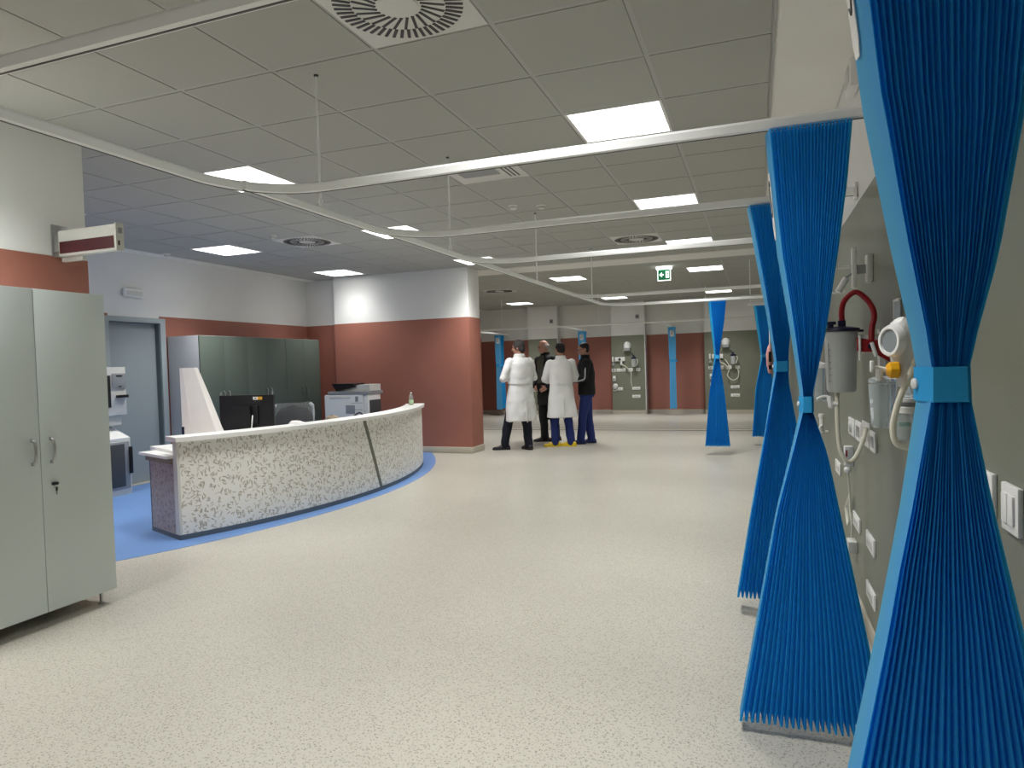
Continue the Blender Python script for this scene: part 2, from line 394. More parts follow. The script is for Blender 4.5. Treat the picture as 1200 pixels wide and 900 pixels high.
desc = {(-1,2):'largest lit square ceiling panel, just in front of the second curtain rail', (-1,6):'lit square ceiling panel right of the detectors, behind the second rail',
        (-1,10):'lit square ceiling panel beside the round air diffuser, before the plaster band', (-6,2):'lit ceiling panel above the curved corner of the second curtain rail',
        (-6,6):'lit ceiling panel half hidden by the curved corner of the third rail', (-6,10):'lit ceiling panel at the corner of the fourth rail, above the rust block',
        (-10,6):'lit ceiling panel over the door and reception, left', (-10,10):'lit ceiling panel over the green cabinets beside the white wall block',
        (-10,2):'lit ceiling panel hidden behind the near pillar', (-1,-2):'lit ceiling panel overhead, right of the viewpoint', (-6,-2):'lit ceiling panel overhead, left of the viewpoint',
        (-1,-6):'lit ceiling panel behind the viewpoint, right', (-6,-6):'lit ceiling panel behind the viewpoint, left', (-10,-2):'lit ceiling panel behind the pillar, far left'}
descB = {(-1,0):'lit ceiling panel just beyond the hanging green exit sign, right', (-5,0):'lit ceiling panel beyond the plaster band, left of the exit sign',
         (-1,7):'small far lit ceiling panel above the rightmost bed panel', (-5,7):'small far lit ceiling panel above the middle bed panel, at the rail corner',
         (-9,7):'small far lit ceiling panel above the leftmost far curtain', (-9,0):'lit ceiling panel beyond the rust block, hidden from the desk'}
for c in sorted(LIGHTS)+[('B',)+c for c in sorted(LIGHTB)]:
    if c[0] == 'B': x, y, lb = X0+c[1]*T, LB+c[2]*T, descB[c[1:]]
    else: x, y, lb = X0+c[0]*T, Y0+c[1]*T, desc[c]
    if L0 is None: L0 = light_at(x, y, lb)
    else:
        lt = dup(L0, (x, y, H), lb)
        if c == (-10, 10):      # this panel is dimmer
            for ch in lt.children:
                if ch.type == 'LIGHT': ch.data = ch.data.copy(); ch.data.energy = LAMP_W*.4

# swirl air diffusers
def diffuser_at(x, y, label):
    cx, cy = x+.3, y+.3
    t = thing('air_diffuser', label, 'diffuser', (cx, cy, H), 'round swirl air diffusers in the ceiling')
    build('face_plate', B((x+.008, y+.008, H-.004), (x+.592, y+.592, H+.01), .002), 'offwhite', t)
    build('centre_disc', MB().lathe((cx, cy, H-.004), [(.085, 0), (.085, -.004), (.0, -.005)], n=28), 'offwhite', t)
    so = build('slot', B((-.052, -.0065, -.0022), (.052, .0065, 0)), 'black'); si = so.data; bpy.data.objects.remove(so)
    for k in range(24):
        a = 2*PI*k/24
        share('slot', si, t, (.145*math.cos(a), .145*math.sin(a), -.0042), rot=(0, 0, a+.30))
    for k in range(48):
        a = 2*PI*(k+.35)/48; r = .236
        o = share('slot', si, t, (r*math.cos(a), r*math.sin(a), -.0042), rot=(0, 0, a+.12)); o.scale = (.72, 1.15, 1)
    return t
D0 = diffuser_at(X0-2*T, Y0-T, 'large swirl air diffuser overhead at the top edge of the view')
dup(D0, (X0-2*T+.3, Y0+9*T+.3, H), 'round swirl air diffuser left of the lit panels before the plaster band')
dup(D0, (X0-8*T+.3, Y0+6*T+.3, H), 'round swirl air diffuser above the reception desk, left')
dup(D0, (X0-8*T+.3, LB+2*T+.3, H), 'far round swirl air diffuser above the group of people')
# intake grille panel with slots
gx, gy = X0-3*T, Y0+3*T
t = thing('ceiling_grille', 'flat ceiling vent panel with a grey mesh and three slots behind the second rail', 'vent', (gx+.3, gy+.3, H))
build('face_plate', B((gx+.006, gy+.006, H-.004), (gx+.594, gy+.594, H+.01), .002), 'offwhite', t)
build('mesh_screen', B((gx+.09, gy+.14, H-.007), (gx+.40, gy+.42, H-.004)), 'grey', t)
for k in range(3): build('slot', B((gx+.45+.035*k, gy+.18, H-.006), (gx+.462+.035*k, gy+.52, H-.004)), 'black', t)
# detectors
def detector(x, y, lb, r=.05):
    t = thing('smoke_detector', lb, 'detector', (x, y, H), 'small round ceiling detectors')
    build('detector_base', MB().lathe((x, y, H+.006), [(r, 0), (r, -.012), (r*.9, -.016)], n=20), 'white', t)
    build('detector_head', MB().lathe((x, y, H-.010), [(r*.8, 0), (r*.75, -.018), (r*.4, -.028), (0, -.03)], n=20), 'offwhite', t)
detector(-2.18, 6.18, 'left one of two round white smoke detectors on the ceiling above the fourth rail')
detector(-1.93, 6.27+.02, 'right one of two round white smoke detectors on the ceiling above the fourth rail')
detector(-5.09, 6.28, 'small white detector just left of the diffuser over the desk', .035)
detector(-7.0, 6.6, 'small white detector on the ceiling next to the left wall', .045)

# ------------------------------------------------------------------ curtain rails
ZR = 2.197
PROF = [(-.015, -.016), (-.008, -.020), (.008, -.020), (.015, -.016), (.018, .010), (.012, .020), (-.012, .020), (-.018, .010)]
GROOVE = [(-.0025, -.0225), (.0025, -.0225), (.0025, -.0195), (-.0025, -.0195)]
XRL = -2.13
def rail(label, ystart, ycross, xend=XR, rad=.38, rods=(), xr=XRL, group='curtain rails hung below the ceiling'):
    pts = [(xr, ystart, ZR)]
    n = 14
    for k in range(n+1):
        a = PI/2*k/n
        pts.append((xr+rad-rad*math.cos(a), ycross-rad+rad*math.sin(a), ZR))
    pts.append(((xr+rad+xend)/2, ycross, ZR)); pts.append((xend, ycross, ZR))
    t = thing('curtain_rail', label, 'curtain rail', (xend, ycross, ZR), group)
    build('rail_profile', MB().sweep(pts, PROF), 'rail', t)
    build('glider_track', MB().sweep(pts, GROOVE), 'railgrey', t)
    build('wall_bracket', B((xend-.012, ycross-.035, ZR-.04), (xend, ycross+.035, ZR+.04), .003), 'rail', t)
    for (x, y) in rods:
        rd = build('hanger_rod', MB().cyl((x, y, ZR+.02), (x, y, H), .0065, n=10), 'rail', t)
        build('ceiling_cup', MB().lathe((x, y, H-.0), [(.012, .005), (.012, -.008), (.0065, -.010)], n=14), 'dark', rd)
        build('rod_collar', MB().cyl((x, y, ZR+.02), (x, y, ZR+.06), .011, n=12), 'rail', rd)
    return t
rail('nearest white curtain rail crossing the top left of the view', -1.2, 1.245, xr=-2.42)
rail('white curtain rail carrying the second blue curtain, curving over the left', 1.05, 2.61, xr=-2.20)
rail('white curtain rail carrying the third blue curtain from the right', 2.43, 3.85, xr=-2.12, rods=[(-2.12, 3.0)])
rail('fourth white curtain rail, above the round air diffuser', 3.68, 5.11, xr=-2.10, rods=[(-2.10, 4.54)])
rail('thin far curtain rail just in front of the one with the lone curtain', 4.94, 8.42, xr=-2.09, rods=[(-2.09, 6.59)])
rail('farthest curved curtain rail with the lone hourglass curtain', 8.25, 9.94, xr=-2.08, rad=.5, rods=[(-2.08, 9.0)])
t = thing('curtain_rail', 'short far rail stub on the right wall carrying a dark blue curtain', 'curtain rail', (XR, 11.25, ZR), 'curtain rails hung below the ceiling')
build('rail_profile', MB().sweep([(-.12, 11.25, ZR), (XR, 11.25, ZR)], PROF), 'rail', t)
build('hanger_rod', MB().cyl((-.08, 11.25, ZR), (-.08, 11.25, H), .0065), 'rail', t)
# far wall rail with three branches
t = thing('curtain_rail', 'long straight curtain rail running across in front of the far wall', 'curtain rail', (-3.4, 14.85, ZR))
build('rail_profile', MB().sweep([(XL, 14.85, ZR), (XR, 14.85, ZR)], PROF), 'rail', t)
for x in (-6.46, -4.18, -1.96):
    br = build('branch_rail', MB().sweep([(x, 14.87, ZR), (x, YF-.007, ZR)], PROF), 'rail', t)
for x in (-5.6, -3.3, -1.0):
    rd = build('hanger_rod', MB().cyl((x, 14.85, ZR), (x, 14.85, H), .0065, n=8), 'rail', t)

# ------------------------------------------------------------------ pleated curtains
def interp(P, z):
    P = sorted(P)
    if z <= P[0][0]: return P[0][1]
    for a, b in zip(P, P[1:]):
        if z <= b[0]:
            t = (z-a[0])/(b[0]-a[0]); return a[1]+(b[1]-a[1])*t
    return P[-1][1]
FOLDW = [(0, .80), (.15, .66), (.5, .55), (.8, .55), (1, .65)]
def curtain(label, org, left, right, depth, lead, tie, z0, z1, folds, seed=1, alongY=False, nz=44, sticker=None, group='blue pleated curtains hanging from the rails', darkband=False, lead_mat='curtlit'):
    """left/right/depth are lists of (z, value); lead = width of the slanted leading panel; org = (x, y) of the rail"""
    rnd = random.Random(seed)
    ox, oy = org
    def W(s, d, z): return (ox+d, oy+s, z) if alongY else (s, oy+d, z)
    base = W((interp(left, z0)+interp(right, z0))/2, 0, ZR-.03)
    t = thing('curtain', label, 'curtain', base, group)
    jit = [rnd.uniform(-.16, .16) for _ in range(2*folds+2)]; dj = [rnd.uniform(.86, 1.0) for _ in range(2*folds+2)]
    hemj = [rnd.uniform(-.003, .003)+(.010, .0, .012)[i_ % 3] for i_ in range(3*folds+2)]
    zs = [z0+(z1-z0)*k/nz for k in range(nz+1)]
    if tie:
        zs = sorted(set(zs+[tie-.03, tie+.03, tie]))
    vs, fs, lv, lf = [], [], [], []
    n = 3*folds
    for z in zs:
        l, r, dp = interp(left, z), interp(right, z), interp(depth, z)
        hw = dp/2; ld = lead*(1 if not tie else (min(1.25, .75+(z-tie)*1.2) if z > tie else max(.15, .75-(tie-z)*2)))
        row = []
        for i in range(n+1):
            q, ph = divmod(i, 3)
            u = (q+(.0, .40, .72)[ph]+(jit[q]*.55 if 0 < q < folds else 0))/folds
            if i == n: u = 1
            s = l+ld+(r-l-ld)*u
            wob = .0012*math.sin(z*9+q*1.3+seed)
            fd = interp(FOLDW, (z-z0)/(z1-z0))*hw*2
            d = -hw+(.0, .20, 1.0)[ph]*fd*dj[q]+(1-dj[q])*hw*.6*(1 if ph < 2 else 0)+wob
            zz = z+(hemj[i] if z == zs[0] else 0)
            row.append(W(s, d, zz))
        vs += row
        lv += [W(l, hw, z), W(l+ld*.45, hw*.05-.001, z), W(l+ld, -hw+(1-dj[0])*hw*.6+.0012*math.sin(z*9+seed), z)]
    m = n+1
    for k in range(len(zs)-1):
        for i in range(n): fs.append((k*m+i, k*m+i+1, (k+1)*m+i+1, (k+1)*m+i))
        for i in range(2): lf.append((k*3+i, k*3+i+1, (k+1)*3+i+1, (k+1)*3+i))
    build('pleated_fabric', MB().add(vs, fs), 'curt', t, sharp=18)
    build('leading_panel', MB().add(lv, lf), lead_mat, t, sharp=50)
    l, r, dp = interp(left, z1), interp(right, z1), interp(depth, z1)
    for k in range(max(4, folds//2)):
        s = l+lead+(r-l-lead)*(k+.5)/max(4, folds//2)
        build('curtain_glider', B(W(s-.006, -.003, z1-.004), W(s+.006, .003, ZR-.026)), 'white', t)
    if tie:
        rings = []
        for z in (tie-.028, tie-.024, tie+.024, tie+.028):
            l, r, hw = interp(left, z)-.003, interp(right, z)+.003, interp(depth, z)/2+.004
            ldw = lead*.75; e = .004
            rg = [W(l, hw, z), W(l+ldw*.5, 0, z), W(l+ldw+e, -hw, z), W((l+r)/2, -hw-.001, z), W(r-e*2, -hw, z), W(r, -hw*.6, z), W(r, hw, z), W((l+r)/2, hw+.001, z)]
            if alongY: rg = rg[::-1]
            rings.append(rg)
        bd = build('tie_band', MB().loft(rings), 'curtband', t, sharp=40)
        l = interp(left, tie); hw = interp(depth, tie)/2
        c = Vector(W(l-.003, hw*.75, tie)); nrm = Vector((-1, -.3, 0)) if not alongY else Vector((-.3, -1, 0))
        build('snap_button', MB().lathe(c, [(.009, 0), (.009, .003), (.005, .005), (0, .005)], nrm, 14), 'white', bd)
    if sticker:
        za, zb, ua, ub = sticker
        def sp(u, z, off):
            l, dp = interp(left, z), interp(depth, z); a = Vector(W(l, dp/2, z)); b = Vector(W(l+lead, -dp/2, z))
            nn = Vector((-(b-a).y, (b-a).x, 0)).normalized()
            if nn.y > 0: nn = -nn
            if nn.x > 0 and not alongY: nn = -nn
            mid = Vector(W(l+lead*.45, dp*.025, z))
            p = a+(mid-a)*(u*2) if u < .5 else mid+(b-mid)*(u*2-1)
            return p+nn*off
        ol = [(.2, 0), (.8, 0), (1, .12), (1, .88), (.8, 1), (.2, 1), (0, .88), (0, .12)]
        P = [sp(ua+(ub-ua)*u, za+(zb-za)*v, .003) for u, v in ol]
        Q = [sp(ua+(ub-ua)*u, za+(zb-za)*v, .0012) for u, v in ol]
        st = build('label_sticker', MB().loft([Q, P]), 'white', t)
        # S shaped mark with a dot on the sticker
        mk = [(.75, .80), (.55, .88), (.3, .80), (.3, .68), (.7, .56), (.7, .42), (.5, .34), (.25, .40)]
        build('printed_mark', MB().tube(spline([sp(ua+(ub-ua)*u, za+(zb-za)*v, .0032) for u, v in mk], 4), .0022 if not alongY else .006, 6), 'dark', st)
    return t
c = CZ
D1 = [(.05, .11), (c-.05, .062), (c+.10, .068), (2.18, .095)]
curtain('nearest and largest blue hourglass pleated curtain at the right edge', (0, 1.27),
        [(.05, .030), (.63, .139), (.918, .193), (1.106, .225), (1.287, .251), (1.343, .252), (1.389, .246), (1.561, .214), (1.784, .178), (1.98, .158), (2.172, .138)],
        [(.05, .478), (.5, .458), (.893, .387), (1.122, .343), (1.295, .315), (1.345, .314), (1.385, .321), (1.516, .352), (1.738, .387), (1.9, .402), (2.172, .425)],
        D1, .013, c-.052, .05, 2.172, 24, 3, sticker=(c+.50, c+.72, .05, .42))
D2 = [(.04, .11), (c-.17, .05), (c, .055), (2.18, .075)]
curtain('second blue hourglass curtain, its jagged hem hanging just above the floor', (0, 2.61),
        [(.035, -.085), (.40, -.018), (.798, .054), (1.02, .108), (1.169, .141), (1.238, .142), (1.45, .116), (1.735, .076), (1.944, .058), (2.172, .042)],
        [(.035, .392), (.353, .348), (.828, .262), (1.029, .226), (1.169, .183), (1.235, .183), (1.457, .229), (1.712, .268), (1.964, .301), (2.172, .320)],
        D2, .012, c-.172, .035, 2.172, 24, 7, sticker=(c+.42, c+.66, .0, .42))
D3 = [(.08, .14), (c-.05, .055), (c+.1, .065), (2.18, .09)]
curtain('third blue hourglass curtain, mostly hidden behind the second one', (0, 3.85),
        [(.075, -.124), (.539, -.045), (.95, .03), (1.283, .084), (1.347, .086), (1.6, .052), (1.915, .002), (2.172, -.036)],
        [(.075, .30), (c-.55, .22), (c-.15, .158), (c-.052, .154), (c+.05, .160), (c+.45, .21), (2.172, .24)],
        D3, .014, c-.052, .075, 2.172, 20, 11)
D4 = [(.12, .14), (c+.02, .06), (2.18, .10)]
curtain('lone blue hourglass curtain hanging clear in the middle distance', (0, 9.94),
        [(.125, -.712), (c-.5, -.645), (c-.05, -.575), (c+.022, -.568), (c+.1, -.572), (c+.5, -.613), (2.172, -.635)],
        [(.125, -.368), (c-.5, -.43), (c-.05, -.488), (c+.022, -.494), (c+.1, -.488), (c+.5, -.42), (2.172, -.388)],
        D4, .03, c+.022, .125, 2.172, 18, 13, nz=24, lead_mat='curt')
curtain('dark blue curtain at the right wall behind the third curtain, far away', (0, 11.25),
        [(.12, -.09), (c-.5, -.03), (c-.05, .055), (c+.02, .06), (c+.1, .05), (c+.5, .0), (2.172, -.035)],
        [(.12, .32), (c-.5, .26), (c-.05, .16), (c+.02, .155), (c+.1, .16), (c+.5, .26), (2.172, .30)],
        D4, .03, c+.02, .12, 2.172, 16, 17, nz=24, lead_mat='curt')
for x, lb, sd in ((-6.52, 'narrow folded blue curtain at the far wall, leftmost, beside the rust block', 21), (-4.215, 'narrow folded blue curtain at the far wall behind the man in the black jacket', 22), (-1.945, 'narrow folded blue curtain on the far rust wall between two green bed panels', 23)):
    curtain(lb, (x, 16.9), [(.17, .0), (c, .02), (2.17, 0)], [(.17, .5), (c, .45), (2.17, .45)],
            [(.17, .17), (c-.05, .15), (c, .14), (c+.05, .17), (2.17, .19)], .006, c-.02, .17, 2.172, 10, sd, alongY=True, nz=20,
            sticker=(c+.57, c+.72, .25, .75), group='folded curtains at the far wall')
t = thing('wrapped_tube_set', 'pink wrapped item with dark marks hanging beside the third curtain', 'medical supply', (.075, 4.3, c+.04))
build('wrapper', MB().loft([[(.075+.022*math.cos(a)*s, 4.36+.03*math.sin(a)*s, z) for a in [2*PI*k/12 for k in range(12)]] for z, s in ((c-.10, .5), (c-.05, .95), (c+.02, 1.05), (c+.06, .6), (c+.075, .25))]), 'pink', t)
build('dark_clip', B((.066, 4.322, c-.03), (.084, 4.332, c+.03)), 'black', t)
build('dark_clip', B((.066, 4.322, c-.075), (.084, 4.332, c-.05)), 'black', t)
build('hook', MB().tube([(.075, 4.36, c+.07), (.075, 4.36, c+.3), (.2, 4.36, c+.36), (XR, 4.36, c+.36)], .004), 'white', t)

# ------------------------------------------------------------------ wardrobe (left)
def cabinet_white():
    x0, x1, y0, y1, z0, z1 = -4.10, -3.69, 2.16, 3.0, .08, 1.862
    t = thing('wardrobe', 'tall pale grey two door wardrobe with bow handles in front of the pillar', 'wardrobe', ((x0+x1)/2, (y0+y1)/2, 0))
    build('carcass', B((x0, y0, z0), (x1-.02, y1, z1), .002), 'cab', t)
    ys = 2.575
    for a, b, hy in ((y0+.001, ys-.0015, 2.528), (ys+.0015, y1-.001, 2.631)):
        d = build('door', B((x1-.018, a, z0+.002), (x1, b, z1-.002), .0015), 'cab', t)
        h = build('bow_handle', MB().sweep_v([(x1+.006, hy, .905), (x1+.022, hy+.004, .925), (x1+.027, hy+.005, .972), (x1+.022, hy+.004, 1.020), (x1+.006, hy, 1.040)], .0045, .006), 'steel', d)
        build('handle_foot', B((x1, hy-.007, .898), (x1+.014, hy+.005, .918), .002), 'grey', d)
        build('handle_foot', B((x1, hy-.007, 1.026), (x1+.014, hy+.005, 1.046), .002), 'grey', d)
        if hy > 2.6:
            build('lock', B((x1, 2.627, .776), (x1+.022, 2.655, .792), .003), 'black', d)
            k = build('key', B((x1+.008, 2.643, .742), (x1+.013, 2.654, .764), .002).box((x1+.009, 2.647, .722), (x1+.012, 2.650, .745)), 'black', d)
    for x in (x0+.05, x1-.06):
        for y in (y0+.05, y1-.06):
            build('foot', MB().lathe((x, y, 0), [(.018, 0), (.018, .008), (.009, .012), (.009, z0)], n=14), 'steel', t)
def sweep_v(s, pts, hw, hd):
    rings = []
    pts = spline(pts, 5)
    for i, p in enumerate(pts):
        d = (pts[min(i+1, len(pts)-1)]-pts[max(i-1, 0)]).normalized(); e = Vector((0, 1, 0)); f = d.cross(e).normalized()
        rings.append([p+e*hd*a+f*hw*b for a, b in ((-1,-1),(1,-1),(1,1),(-1,1))])
    return s.loft(rings)
MB.sweep_v = sweep_v
cabinet_white()

# LED message sign on the pillar
t = thing('message_sign', 'silver framed dark red message display bracketed off the near pillar', 'display', (-4.11, 3.03, 2.2))
build('wall_plate', B((-4.109, 3.00, 2.125), (-4.10, 3.115, 2.325), .003), 'steel', t)
build('arm', B((-4.10, 3.005, 2.15), (-4.02, 3.045, 2.27), .004), 'steel', t)
hs = build('housing', B((-4.05, 3.0, 2.122), (-3.573, 3.046, 2.278), .005), 'offwhite', t)
build('display_window', B((-4.035, 2.996, 2.136), (-3.585, 3.001, 2.208)), 'lcd', t)
build('end_cap', B((-3.573, 2.995, 2.118), (-3.560, 3.050, 2.284), .004), 'offwhite', t)
build('slot', B((-3.560, 3.008, 2.150), (-3.558, 3.018, 2.178)), 'black', t)
build('sensor', B((-3.560, 3.010, 2.222), (-3.557, 3.036, 2.255)), 'grey', t)
for z in (2.145, 2.305):
    build('screw', MB().lathe((-4.10, 3.016, z), [(.007, 0), (.006, .004), (0, .005)], (1, 0, 0), 10), 'steel', t)
build('conduit_stub', B((-4.08, 3.04, 2.095), (-3.90, 3.07, 2.122), .004), 'offwhite', t)

# emergency light + intake on the left wall
t = thing('emergency_light', 'small white rectangular emergency light above the grey door', 'light', (XL, 6.32, 2.40))
build('housing', B((XL, 6.19, 2.345), (XL+.05, 6.46, 2.452), .008), 'white', t)
build('lens', B((XL+.05, 6.21, 2.36), (XL+.056, 6.44, 2.42), .002), 'offwhite', t)

# ------------------------------------------------------------------ green cabinets
def green_cab(y0, y1, lb, first):
    xb, xf, z0, z1 = XL+.016, -6.75, 0.0, 1.868
    t = thing('cupboard', lb, 'cupboard', ((xb+xf)/2, (y0+y1)/2, 0), 'green cupboards along the left wall')
    build('carcass', B((xb, y0+.001, .06), (xf-.02, y1-.001, z1), .002), 'cabside', t)
    build('plinth', B((xb, y0+.003, 0), (xf-.05, y1-.003, .06)), 'kick', t)
    ym = (y0+y1)/2
    for a, b, hy in ((y0+.002, ym-.001, ym-.045), (ym+.001, y1-.002, ym+.045)):
        d = build('door', B((xf-.018, a, .065), (xf, b, z1-.003), .0015), 'cabgreen', t)
        build('bow_handle', MB().sweep_v([(xf+.004, hy, .98), (xf+.024, hy, 1.0), (xf+.026, hy, 1.055), (xf+.024, hy, 1.11), (xf+.004, hy, 1.13)], .004, .005), 'steel', d)
green_cab(6.82, 7.69, 'green two door cupboard nearest the door, behind the white card cone and monitor', True)
green_cab(7.69, 8.52, 'middle green two door cupboard, behind the computer monitor', False)
green_cab(8.52, 9.36, 'last green two door cupboard beside the rust wall corner, behind the printer', False)

# ------------------------------------------------------------------ wall mounted tube station by the door
t = thing('tube_station', 'grey hospital tube station with dark window standing by the grey door', 'machine', (-7.1, 5.5, 0))
ya, yb, xu, xl_ = 5.30, 5.93, -7.0, -6.88
build('upper_panel', B((-7.285, ya, .915), (xu, yb, 1.476), .006), 'offwhite', t)
build('upper_window', B((xu, ya+.12, 1.01), (xu+.01, yb-.21, 1.38), .002), 'black', t)
cp = build('control_panel', B((xu, yb-.185, 1.225), (xu+.014, yb-.012, 1.402), .003), 'grey', t)
build('display_slot', B((xu+.014, yb-.14, 1.366), (xu+.018, yb-.06, 1.380)), 'black', cp)
build('key_slot', B((xu+.014, yb-.11, 1.244), (xu+.018, yb-.07, 1.254)), 'black', cp)
build('upper_handle', B((xu, yb-.14, 1.118), (xu+.045, yb-.004, 1.150), .004), 'black', t)
build('neck', B((-7.285, ya+.03, .80), (xu-.04, yb-.05, .915)), 'offwhite', t)
build('sloping_top', MB().add([(-7.28, ya, .815), (-7.28, yb-.06, .815), (xl_, yb-.08, .655), (xl_, ya, .655), (-7.28, ya, .63), (-7.28, yb-.06, .63), (xl_, yb-.08, .63), (xl_, ya, .63)],
      [(0,1,2,3),(7,6,5,4),(4,5,1,0),(5,6,2,1),(6,7,3,2),(7,4,0,3)]), 'white', t)
build('lower_body', B((-7.285, ya, .0), (xl_, yb-.08, .63), .004), 'offwhite', t)
lw = build('window_frame', B((xl_, ya+.06, .07), (xl_+.01, yb-.10, .615), .004), 'grey', t)
build('lower_window', B((xl_+.01, ya+.09, .10), (xl_+.016, yb-.17, .59), .003), 'dark', lw)
build('lower_handle', B((xl_, yb-.115, .24), (xl_+.04, yb-.085, .55), .004), 'black', t)

# ------------------------------------------------------------------ reception desk
DCX, DCY, DR = -8.9, 6.4, 4.91
def P2(a, r): return (DCX+r*math.cos(a), DCY+r*math.sin(a))
def arcwall(a0, a1, r0, r1, z0, z1, n=40, uv=False):
    m = MB(); rings = []; uvs = []
    for k in range(n+1):
        a = a0+(a1-a0)*k/n; p, q = P2(a, r0), P2(a, r1)
        rings.append([(p[0], p[1], z0), (q[0], q[1], z0), (q[0], q[1], z1), (p[0], p[1], z1)])
        for (rad, z) in ((r0, z0), (r1, z0), (r1, z1), (r0, z1)): uvs.append((a*DR, z+(5 if rad == r0 else 0)))
    m.loft(rings)
    if uv: m.uv = uvs
    return m
A0, A1 = math.radians(-26.0), math.radians(26.6)
AS = .010
t = thing('reception_desk', 'curved white reception desk with beige leaf pattern on the blue floor', 'desk', (-4.6, 6.4, 0))
def strip_pts(w, off):
    # slanted olive strip between the two front panels
    return [(AS-.032+off, .80), (AS+.014+off, .04)]
# front panels, split along the slanted strip
def panel_mesh(side):
    m = MB(); uvs = []; n = 30; rows = 10; g = .0015
    vs = []; fs = []
    for layer in (0, 1):
        r = DR-(.03 if layer else 0)
        for j in range(rows+1):
            z = .045+(.815-.045)*j/rows
            ac = .036-(z-.04)/(.775)*.062+0.002
            for k in range(n+1):
                if side < 0: a = A0+(ac-.0055-A0)*k/n
                else: a = ac+.0055+(A1-ac-.0055)*k/n
                p = P2(a, r); vs.append((p[0], p[1], z)); uvs.append((a*DR, z+layer*3))
    N = (n+1)*(rows+1)
    for j in range(rows):
        for k in range(n):
            i = j*(n+1)+k; fs.append((i, i+1, i+n+2, i+n+1)); fs.append((N+i, N+i+n+1, N+i+n+2, N+i+1))
    for k in range(n):
        fs.append((k, N+k, N+k+1, k+1)); i = rows*(n+1)+k; fs.append((i, i+1, N+i+1, N+i))
    for j in range(rows):
        i = j*(n+1); fs.append((i, i+n+1, N+i+n+1, N+i)); i += n; fs.append((i, N+i, N+i+n+1, i+n+1))
    m.add(vs, fs); m.uv = uvs; return m
build('front_panel', panel_mesh(-1), 'desk', t)
build('front_panel', panel_mesh(1), 'desk', t)
build('slanted_strip', (lambda m: m)(MB().loft([[ (*P2(.038-(z-.04)/.775*.062+s*.0052, DR+o), z) for s, o in ((-1, -.02), (1, -.02), (1, .004), (-1, .004))] for z in [.045+.77*k/10 for k in range(11)]])), 'divider', t)
build('toe_kick', arcwall(A0, A1, DR-.04, DR+.003, 0, .045), 'kick', t)
build('inner_core', arcwall(A0+.002, A1-.002, DR-.08, DR-.031, .045, .815), 'cabside', t)
build('counter_cap', arcwall(A0-.004, A1+.008, DR-.22, DR+.040, .815, .853, 48), 'white', t)
build('work_surface', arcwall(A0+.01, A1-.01, DR-.86, DR-.081, .685, .72), 'white', t)
for a in (A0+.3, A0+.62, A1-.05): build('inner_leg_panel', arcwall(a, a+.005, DR-.72, DR-.082, 0, .685, 1), 'cabside', t)
# end cheek + return counter on the left end
e0 = Vector(P2(A0, DR)); e1 = Vector((-5.02, 4.46)); dv = (e1-e0).normalized(); nv = Vector((-dv.y, dv.x))
if nv.y > 0: nv = -nv
def slab(p, q, th, z0, z1): return MB().prism([tuple(p), tuple(q), tuple(q-nv*th), tuple(p-nv*th)], z0, z1)
m = slab(e0+dv*.0, e1, .03, .04, .66); m.uv = [((Vector(v[:2])-e0).dot(dv)+9, v[2]) for v in m.v]
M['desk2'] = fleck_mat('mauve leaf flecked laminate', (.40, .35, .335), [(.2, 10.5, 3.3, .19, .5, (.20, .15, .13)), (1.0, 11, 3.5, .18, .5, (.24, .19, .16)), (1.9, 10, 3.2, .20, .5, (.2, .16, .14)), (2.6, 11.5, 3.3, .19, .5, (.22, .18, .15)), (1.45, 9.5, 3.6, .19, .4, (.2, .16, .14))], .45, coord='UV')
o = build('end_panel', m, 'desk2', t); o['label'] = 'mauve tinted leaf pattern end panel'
build('end_panel_edge', slab(e1, e1+dv*.025, .035, .0, .66), 'kick', t)
build('end_toe_kick', slab(e0-nv*(-.002), e1-nv*(-.002), .02, 0, .04), 'kick', t)
q0 = e0+dv*.10+nv*.05; q1 = e1+dv*.12+nv*.05
build('return_counter', MB().prism([tuple(q0), tuple(q1), tuple(q1-nv*.65), tuple(q0-nv*.62)], .672, .695), 'white', t)
build('return_apron', slab(e0+dv*.1+nv*.015, e1+dv*.07+nv*.015, .05, .625, .672), 'brassy', t)
build('upright_end', slab(e0-dv*.002+nv*.004, e0+dv*.075+nv*.004, .02, .045, .815), 'offwhite', t)

# things on and behind the desk
t = thing('card_cone', 'tall white folded card cone standing at the left end of the desk', 'card', (-4.85, 4.9, .72))
def cone_ring(z, xl, xr, d): return [(xl, 4.87, z), ((xl*2+xr)/3, 4.85, z), (xr, 4.89, z), (xr-.01, 4.89+d, z), ((xl+xr)/2, 4.90+d, z), (xl, 4.88+d, z)]
build('card_shell', MB().loft([cone_ring(.721, -5.065, -4.635, .12), cone_ring(.87, -5.066, -4.70, .10), cone_ring(1.15, -5.068, -4.805, .08), cone_ring(1.428, -5.07, -4.91, .05)]), 'paper', t, sharp=20)
t = thing('marker_pen', 'small dark blue pen upright beside the white card cone', 'pen', (-5.0, 4.80, .72))
build('barrel', MB().cyl((-4.985, 4.80, .721), (-4.985, 4.80, .86), .012), 'navy', t)
build('cap', MB().cyl((-4.985, 4.80, .86), (-4.985, 4.80, .885), .013), 'black', t)

